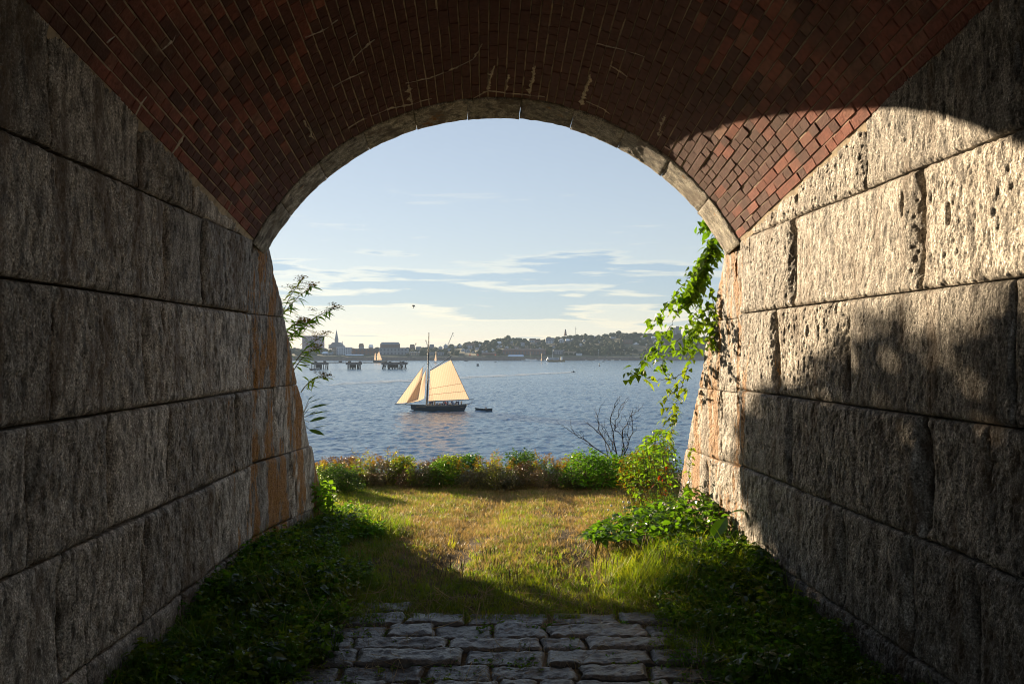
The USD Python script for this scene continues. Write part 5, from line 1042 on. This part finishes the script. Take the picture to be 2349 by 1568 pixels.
SM = lambda U, V: sail((L2(745, 1205, .05), L2(1425, 1180, .85), L2(1120, 522, 1.05), L2(772, 705, .05)), 24, 20, bel)[0].reshape(25, 21, 3)
grid = SM(0, 0); mb = MB()
for vv_ in (4, 8): mb.tube(grid[:, vv_] - [0, .03, 0], .055, 3)
mb.tube(grid[24] - [0, .02, 0], .06, 3)
for k in range(1, 20): mb.tube([grid[0, k], grid[0, k] - [.55, .03, 0]], .02, 3)
part('reef_bands', ms, mb.get(), M_seam)
def tri_sail(peak, tack, clew, belly, hollow):
    n_ = 16; pk, tk_, cl = [np.array(p) for p in (peak, tack, clew)]; v, f = [], []
    for i_ in range(n_ + 1):
        s_ = i_ / n_; l_, r_ = pk + (tk_ - pk) * s_, pk + (cl - pk) * s_ + np.array(hollow) * math.sin(math.pi * s_)
        for j_ in range(9):
            t_ = j_ / 8; v.append(l_ + (r_ - l_) * t_ + np.array(belly) * math.sin(math.pi * t_) * math.sin(math.pi * min(1, s_ * .85 + .1)) + np.array([0, 0, .35]) * math.sin(math.pi * t_) * -s_ ** 4)
    for i_ in range(n_):
        for j_ in range(8): o = i_ * 9 + j_; f.append([o, o + 1, o + 10, o + 9])
    return np.array(v), f
part('staysail', sl, tri_sail(L2(703, 690, .1), L2(380, 1238, .1), L2(672, 1165, .6), (0, .5, 0), (.05, 0, 0)), M_sail2, smooth=True)
part('jib', sl, tri_sail(L2(652, 630, .35), L2(212, 1243, .0), L2(556, 1178, 1.0), (0, .6, 0), (.3, 0, 0)), M_sail, smooth=True)
mb = MB()
for a_, b_ in (((185, 1255), (683, 590)), ((365, 1255), (708, 650)), ((735, 590), (715, 585)), ((748, 90), (738, 580)), ((185, 1255), (470, 1330)), ((760, 600), (800, 650)), ((1490, 1186), (1440, 1290))): mb.tube([L2(*a_), L2(*b_)], .035, 3)
for yy_ in (-2.3, 2.3):
    for xx_ in (700, 730, 760): mb.tube([L2(738, 600, 0), L2(xx_, 1275, yy_)], .03, 3)
part('rigging', sl, mb.get(), M_rope)
part('stern_gear', sl, MB().tube([L2(1375, 1270), L2(1445, 1250)], .08, 4).tube([L2(1365, 1275), L2(1410, 1262)], .1, 4).get(), M_spar)
part('bow_wave', sl, MB().tm(trimesh.creation.icosphere(2, .5).apply_scale([1.6, .8, .35]).apply_translation([bx + .3, -.3, .06])).get(), M_foam)

# people
M_skin = simple('skin', (.36, .22, .15), .6); CL = {n_: simple('cloth_' + n_, c_, .85) for n_, c_ in (('red', (.32, .03, .03)), ('navy', (.025, .035, .08)), ('black', (.02, .02, .022)), ('tan', (.35, .25, .15)), ('white', (.6, .6, .58)), ('grey', (.14, .15, .17)), ('blue', (.07, .14, .26)))}
M_hair = simple('hair', (.035, .022, .015), .7)
def body_of(joints, bones, res=.035):
    out = manifold3d.Manifold()
    for a_, b_ in bones:
        (p_, r_), (q_, s_) = joints[a_], joints[b_]
        out += manifold3d.Manifold.batch_hull([manifold3d.Manifold.sphere(r_, 12).translate(p_), manifold3d.Manifold.sphere(s_, 12).translate(q_)])
    m_ = out.to_mesh(); t_ = trimesh.Trimesh(m_.vert_properties[:, :3], m_.tri_verts); return t_
def person(label, loc, rz, top, legs, sit, seed, group=None):
    """A person about 1.72 m tall (seated: hips on a 0.45 m seat), facing -y before turning."""
    r = np.random.RandomState(seed); h0 = .92 if not sit else .50; T_ = thing('person', label, 'person', loc, rz, group); lean = r.uniform(-.05, .05)
    J = {'hip': ((0, 0, h0), .13), 'chest': ((lean * .5, -.02, h0 + .40), .145), 'neck': ((lean, -.02, h0 + .56), .055), 'head0': ((lean, -.035, h0 + .65), .075), 'head1': ((lean, -.03, h0 + .74), .092)}
    B = [('hip', 'chest'), ('chest', 'neck'), ('neck', 'head0'), ('head0', 'head1')]
    for s_ in (-1, 1):
        n_ = 'l' if s_ < 0 else 'r'; J['sh' + n_] = ((s_ * .175 + lean, -.01, h0 + .49), .058); J['el' + n_] = ((s_ * .235 + lean, -.04 - .1 * sit, h0 + .22), .042); J['wr' + n_] = ((s_ * .18 + lean, -.2 - .1 * sit, h0 + .08 + .05 * sit), .03); J['ha' + n_] = ((s_ * .16 + lean, -.28 - .1 * sit, h0 + .07 + .05 * sit), .036)
        kz = .48 if sit else .47; ky = -.42 if sit else -.02; J['hp' + n_] = ((s_ * .095, 0, h0 - .02), .092); J['kn' + n_] = ((s_ * .11, ky, kz), .062); J['an' + n_] = ((s_ * .11, ky + .02, .09), .042); J['to' + n_] = ((s_ * .13, ky - .14, .045), .04)
        B += [('chest', 'sh' + n_), ('sh' + n_, 'el' + n_), ('el' + n_, 'wr' + n_), ('wr' + n_, 'ha' + n_), ('hip', 'hp' + n_), ('hp' + n_, 'kn' + n_), ('kn' + n_, 'an' + n_), ('an' + n_, 'to' + n_)]
    part('body', T_, body_of(J, B), M_skin, smooth=40)
    g_ = lambda ks, e_: {k: (J[k][0], J[k][1] + e_) for k in ks}
    part('shirt', T_, body_of(g_(['hip', 'chest', 'shl', 'shr', 'ell', 'elr'], .016), [('hip', 'chest'), ('chest', 'shl'), ('chest', 'shr'), ('shl', 'ell'), ('shr', 'elr')]), CL[top], smooth=40)
    part('trousers', T_, body_of(g_(['hip', 'hpl', 'hpr', 'knl', 'knr', 'anl', 'anr'], .014), [('hip', 'hpl'), ('hip', 'hpr'), ('hpl', 'knl'), ('hpr', 'knr'), ('knl', 'anl'), ('knr', 'anr')]), CL[legs], smooth=40)
    part('hair', T_, body_of({'a': ((lean, .0, h0 + .775), .088), 'b': ((lean, .03, h0 + .71), .075)}, [('a', 'b')]), M_hair, smooth=True)
    part('nose', T_, body_of({'a': ((lean, -.118, h0 + .71), .014), 'b': ((lean, -.125, h0 + .69), .018)}, [('a', 'b')]), M_skin)
    return T_
base = np.array(P((900 + 740 / 7.128) / 1.0217, 941, DS) * [1, 1, 0] + [0, 0, SEA]); rp = np.random.RandomState(15)
PEOPLE = [(755, 'tan', 1), (775, 'navy', 0), (800, 'black', 0), (812, 'navy', 0), (842, 'tan', 0), (862, 'white', 1), (885, 'grey', 1), (905, 'white', 1), (930, 'tan', 1), (952, 'grey', 1), (975, 'navy', 1), (1000, 'black', 0), (1022, 'red', 0), (1038, 'red', 1), (1062, 'navy', 0), (1085, 'white', 1), (1105, 'tan', 1), (1130, 'navy', 0), (1142, 'blue', 0), (1165, 'blue', 1), (1190, 'grey', 1), (1216, 'black', 0), (1242, 'navy', 0), (1290, 'tan', 0)]
cnames = {}
for k, (Xs, cl, up) in enumerate(PEOPLE):
    lx = (Xs - 740) / 57.8; ly = rp.uniform(-1.55, -.6); c_, s_ = math.cos(.10), math.sin(.10); sit = up == 1
    w_ = base + [lx * c_ - ly * s_, lx * s_ + ly * c_, 1.10]
    near = ('near the mast' if Xs < 900 else 'amidships' if Xs < 1110 else 'towards the stern'); key = f"{'seated' if sit else 'standing'} person in {cl} top {near} of the sloop deck"
    cnames[key] = cnames.get(key, 0) + 1
    person(key if cnames[key] == 1 else key.replace('of the sloop deck', 'on the sloop deck, farther aft'), w_, rp.uniform(-.8, .8), cl, rp.choice(['navy', 'grey', 'black', 'tan']), sit, k)
for k, (x_, y_) in enumerate(((2.0, -1.5), (4.6, -1.5), (7.2, -1.3))):
    c_, s_ = math.cos(.10), math.sin(.10); part('bench', sl, MB().box((x_ - 1.9, y_ + .2, 1.11), (x_ + .6, y_ + .7, 1.5)).get(), M_wood)

# dinghy in tow, with a rower
def small_boat(name, label, cat, x, y, wpx, rz=0.0, hullm=None, cabin=None, canopy=None, wakew=0, group=None):
    p = sea(x, y); L_ = wpx / FOC * p[1]; t = thing(name, label, cat, tuple(p), rz, group)
    part('hull', t, hullmesh(-L_ / 2, L_ / 2, L_ * .34, lambda s: L_ * (.13 - .05 * math.sin(s * 3.0) + .03 * (1 - s)), -L_ * .06, L_ * .06, L_ * .02, 18, 8).get(), hullm or M_hull, smooth=50)
    if cabin: part('cabin', t, MB().box((-L_ * cabin[0], -L_ * .12, L_ * .08), (L_ * cabin[1], L_ * .12, L_ * cabin[2])).get(), cabin[3]); part('cabin_window', t, MB().box((-L_ * cabin[0] * .8, -L_ * .122, L_ * cabin[2] * .65), (L_ * cabin[1] * .8, L_ * .122, L_ * cabin[2] * .9)).get(), M_glass)
    if wakew: part('wake', t, MB().tm(trimesh.creation.icosphere(2, 1).apply_scale([L_ * .6, L_ * .25, L_ * .05]).apply_translation([L_ * .75 * wakew, 0, .05])).tm(trimesh.creation.icosphere(2, 1).apply_scale([L_ * .35, L_ * .2, L_ * .09]).apply_translation([-L_ * .45 * wakew, 0, .05])).get(), M_foam)
    return t, L_, p
t, L_, p = small_boat('dinghy', 'small black dinghy towed behind the sloop', 'dinghy', (900 + 1665 / 7.128) / 1.0217, 941, 295 / 7.128 / 1.0217, 0)
part('thwart', t, MB().box((.2, -.75, .28), (.6, .75, .34)).get(), M_wood)
person('lone dark figure seated in the dinghy behind the sloop', p + [.62, 0, -.12], 1.2, 'black', 'black', True, 99)
a_ = base + [(1385 - 740) / 57.8, .6, 1.5]; b_ = p + [-L_ / 2, 0, .75]; t = thing('tow_rope', 'thin rope between the sloop and its dinghy', 'rope'); part('rope', t, MB().tube([a_, (a_ + b_) / 2 - [0, 0, .45], b_], .02, 3).get(), M_rope)

# ---------------------------------------------------------------- other boats
M_wht = simple('white_hull', (.65, .65, .64), .4)
def sailer(name, label, x, y, wpx, sails, hullm, mast_y):
    t, L_, p = small_boat(name, label, 'sailing boat', x, y, wpx, 0, hullm); k_ = p[1] / FOC
    for (xm, top) in mast_y: part('mast', t, MB().tube([((xm - x) * k_, 0, L_ * .08), ((xm - x) * k_, 0, (y - top) * k_)], .16, 5).get(), M_spar)
    for pts in sails:
        q = [((a - x) * k_, .1, (y - b) * k_) for a, b in pts]; v, f = sail((q[0], q[1], q[2], q[3]), 8, 8, np.array([0, .5, 0])); part('sail', t, (v, f), M_sail2, smooth=True)
s_ = 1.0217
sailer('schooner', 'distant schooner with two tan sails beyond the longest pier', 872, 831, 34, [((858.5, 825.5), (862.5, 825.5), (861.6, 808.5), (860, 811)), ((864.5, 825.5), (876, 825), (869.5, 805.5), (866, 811))], M_hull, [(863.3, 807), (869, 804.5)])
sailer('small_sloop', 'distant small sailing boat with one pale sail, right of the sloop mast', 999, 831.5, 8, [((996.5, 827), (1001.5, 827), (1000.5, 806.5), (999.8, 806.5))], M_hull, [(999.5, 804)])
sailer('small_sloop', 'distant sailing boat seen end on with a thin sail, left of the ferry', 1241, 832, 7, [((1240.5, 827), (1243, 827), (1243.5, 811), (1242.8, 811))], M_wht, [(1242, 809)])
sailer('moored_yacht', 'tall-masted white yacht moored below the mill', 1218, 826.5, 26, [], M_wht, [(1218, 786)])
t, L_, p = small_boat('ferry', 'white and blue ferry boat close to the far shore', 'ferry', 1275, 829.5, 42, 0, simple('ferry_hull', (.16, .12, .06), .5))
part('cabin', t, MB().box((-L_ * .42, -3, L_ * .10), (L_ * .14, 3, L_ * .20)).get(), M_wall['pale']); part('pilot_house', t, MB().box((L_ * .28, -2, L_ * .08), (L_ * .36, 2, L_ * .27)).get(), M_wht); part('roof', t, MB().box((-L_ * .44, -3.3, L_ * .201), (L_ * .16, 3.3, L_ * .212)).get(), M_roof['blue'])
for k in range(9): part('window', t, MB().box((-L_ * .39 + k * L_ * .056, -3.08, L_ * .145), (-L_ * .39 + k * L_ * .056 + L_ * .035, -2.9, L_ * .18)).get(), M_glass)
part('prow', t, MB().tube([(-L_ * .5, 0, L_ * .08), (-L_ * .43, 0, L_ * .24)], .7, 5).get(), M_wht); part('mast', t, MB().tube([(-L_ * .18, 0, L_ * .2), (-L_ * .18, 0, L_ * .68)], .2, 4).get(), M_wht); part('bow_wave', t, MB().tm(trimesh.creation.icosphere(2, 1).apply_scale([3.5, 1.5, .5]).apply_translation([-L_ * .5, 0, .1])).get(), M_foam)
small_boat('motorboat', 'small dark open motorboat lying before the leftmost pier', 'boat', 721, 848, 24, 0, M_steel, (.1, .2, .16, M_wall['grey']))
small_boat('motorboat', 'low boat at the left reveal edge behind the goldenrod', 'boat', 700, 838, 20, 0, M_steel, (.1, .2, .15, M_wall['grey']))
t, L_, p = small_boat('speedboat', 'dark speedboat drawing a long pale wake across the water', 'boat', 1315, 853.5, 9, 0, M_hull, (.1, .25, .36, M_steel), 0)
a_, b_ = sea(1312, 854), sea(770, 881); N = 200; tt_ = np.linspace(0, 1, N)[:, None]; c_ = a_ + (b_ - a_) * tt_; wv = 1.0 + 1.8 * nz(p3(np.arange(N) * .12, 2., 1.)) + .6 * np.linspace(0, 1, N)
v = np.concatenate([c_ + np.stack([0 * wv, -wv * 9, 0 * wv + .3], 1), c_ + np.stack([0 * wv, wv * 9, 0 * wv + .3], 1)]) - p; k = np.arange(N - 1)
M_wake = usdkit.material(stage, '/World/Looks/wake_foam', {'g': ('geometry', {}), 'm': ('mapping', {'scale': (.10, .12, .3)}), 'n': ('noise_texture', {'scale': 1.0, 'detail': 6.0, 'roughness': .7}), 'r': ('map_range', {'from_min': .42, 'from_max': .66, 'to_min': 0., 'to_max': .75, 'clamp': True}), 't': ('transparent_bsdf', {}), 'd': ('diffuse_bsdf', {'color': (.6, .64, .68)}), 'x': ('mix_closure', {})},
    [('g.position', 'm.vector'), ('m.vector', 'n.vector'), ('n.fac', 'r.value'), ('r.result', 'x.fac'), ('t.BSDF', 'x.closure1'), ('d.BSDF', 'x.closure2')], surface='x.closure')
part('wake', t, (v, np.stack([k, k + N, k + N + 1, k + 1], -1)), M_wake)
small_boat('motorboat', 'speeding dark motorboat with white spray just off the far shore', 'boat', 1137, 831, 6, 0, M_hull, (.1, .2, .3, M_steel), -1)
small_boat('motorboat', 'grey cabin cruiser seen from astern in mid water above the dinghy', 'boat', 1096, 839, 7, 0, M_steel, (.35, .35, .75, M_steel))
small_boat('motorboat', 'small motorboat beside the tip of the sloop gaff', 'boat', 1069, 828.5, 10, 0, M_steel, (.1, .25, .25, M_wall['grey']))
small_boat('motorboat', 'white speedboat in spray near the right reveal vine', 'boat', 1404, 826.8, 6, 0, M_wht, (.1, .2, .3, M_wht), 1)
small_boat('motorboat', 'low dark boat between the ferry and the buoy', 'boat', 1384, 829.3, 5, 0, M_hull, (.1, .2, .22, M_steel))
for k in range(22):
    x = (1090 + (700 if k < 9 else 1300) / 10.68 * 0) / s_; x = hz.uniform(1180, 1262) if k < 11 else hz.uniform(1335, 1425)
    small_boat('moored_boat', 'small pale boat moored in the row along the far embankment', 'boat', x, 826.4 + hz.uniform(-.1, .2), hz.uniform(3.5, 6), 0, M_wht, (.15, .2, .28, M_wall['white']), group='boats moored along the far embankment')
p = sea(1375, 839.5); t = thing('buoy', 'black channel buoy right of the ferry', 'buoy', tuple(p)); k_ = p[1] / FOC
part('float', t, MB().tube([(0, 0, -.2), (0, 0, 1.2 * k_)], 1.7 * k_, 10).get(), M_hull); part('pillar', t, MB().tube([(0, 0, 1.2 * k_), (0, 0, 5 * k_)], [.7 * k_, .35 * k_], 6).get(), M_hull); part('topmark', t, trimesh.creation.icosphere(1, 1.0 * k_).apply_translation([0, 0, 5.6 * k_]), M_hull)
# a bird
p = P(948, 702, 160); t = thing('bird', 'small dark bird in the sky above the pier wrecks', 'bird', tuple(p))
part('body', t, body_of({'a': ((0, 0, -.16), .07), 'b': ((0, 0, .1), .09), 'c': ((-.05, 0, .22), .05)}, [('a', 'b'), ('b', 'c')]), M_spar, smooth=True)
for s_2 in (-1, 1): part('wing', t, MB().add([[0, 0, .1], [0, 0, -.02], [s_2 * .22, .3, .2], [s_2 * .3, .45, -.1], [0, 0, .13]], [[0, 1, 3], [0, 3, 2], [4, 2, 3]]).get(), M_spar)
part('tail', t, MB().add([[-.05, 0, -.15], [.05, 0, -.15], [.1, .05, -.32], [-.1, .05, -.32]], [[0, 1, 2, 3]]).get(), M_spar)

# ---------------------------------------------------------------- air
HAZE = 0.00006
M_haze = usdkit.material(stage, '/World/Looks/haze_air', {'v': ('principled_volume', {'color': (0.60, 0.78, 1.0), 'density': HAZE, 'anisotropy': 0.0})}, [], volume='v.volume')
solo('haze', MB().box((-4700, -60, -28), (4700, 2900, 70)).get(), M_haze, 'thin bluish haze over the harbour', 'haze', kind='stuff')
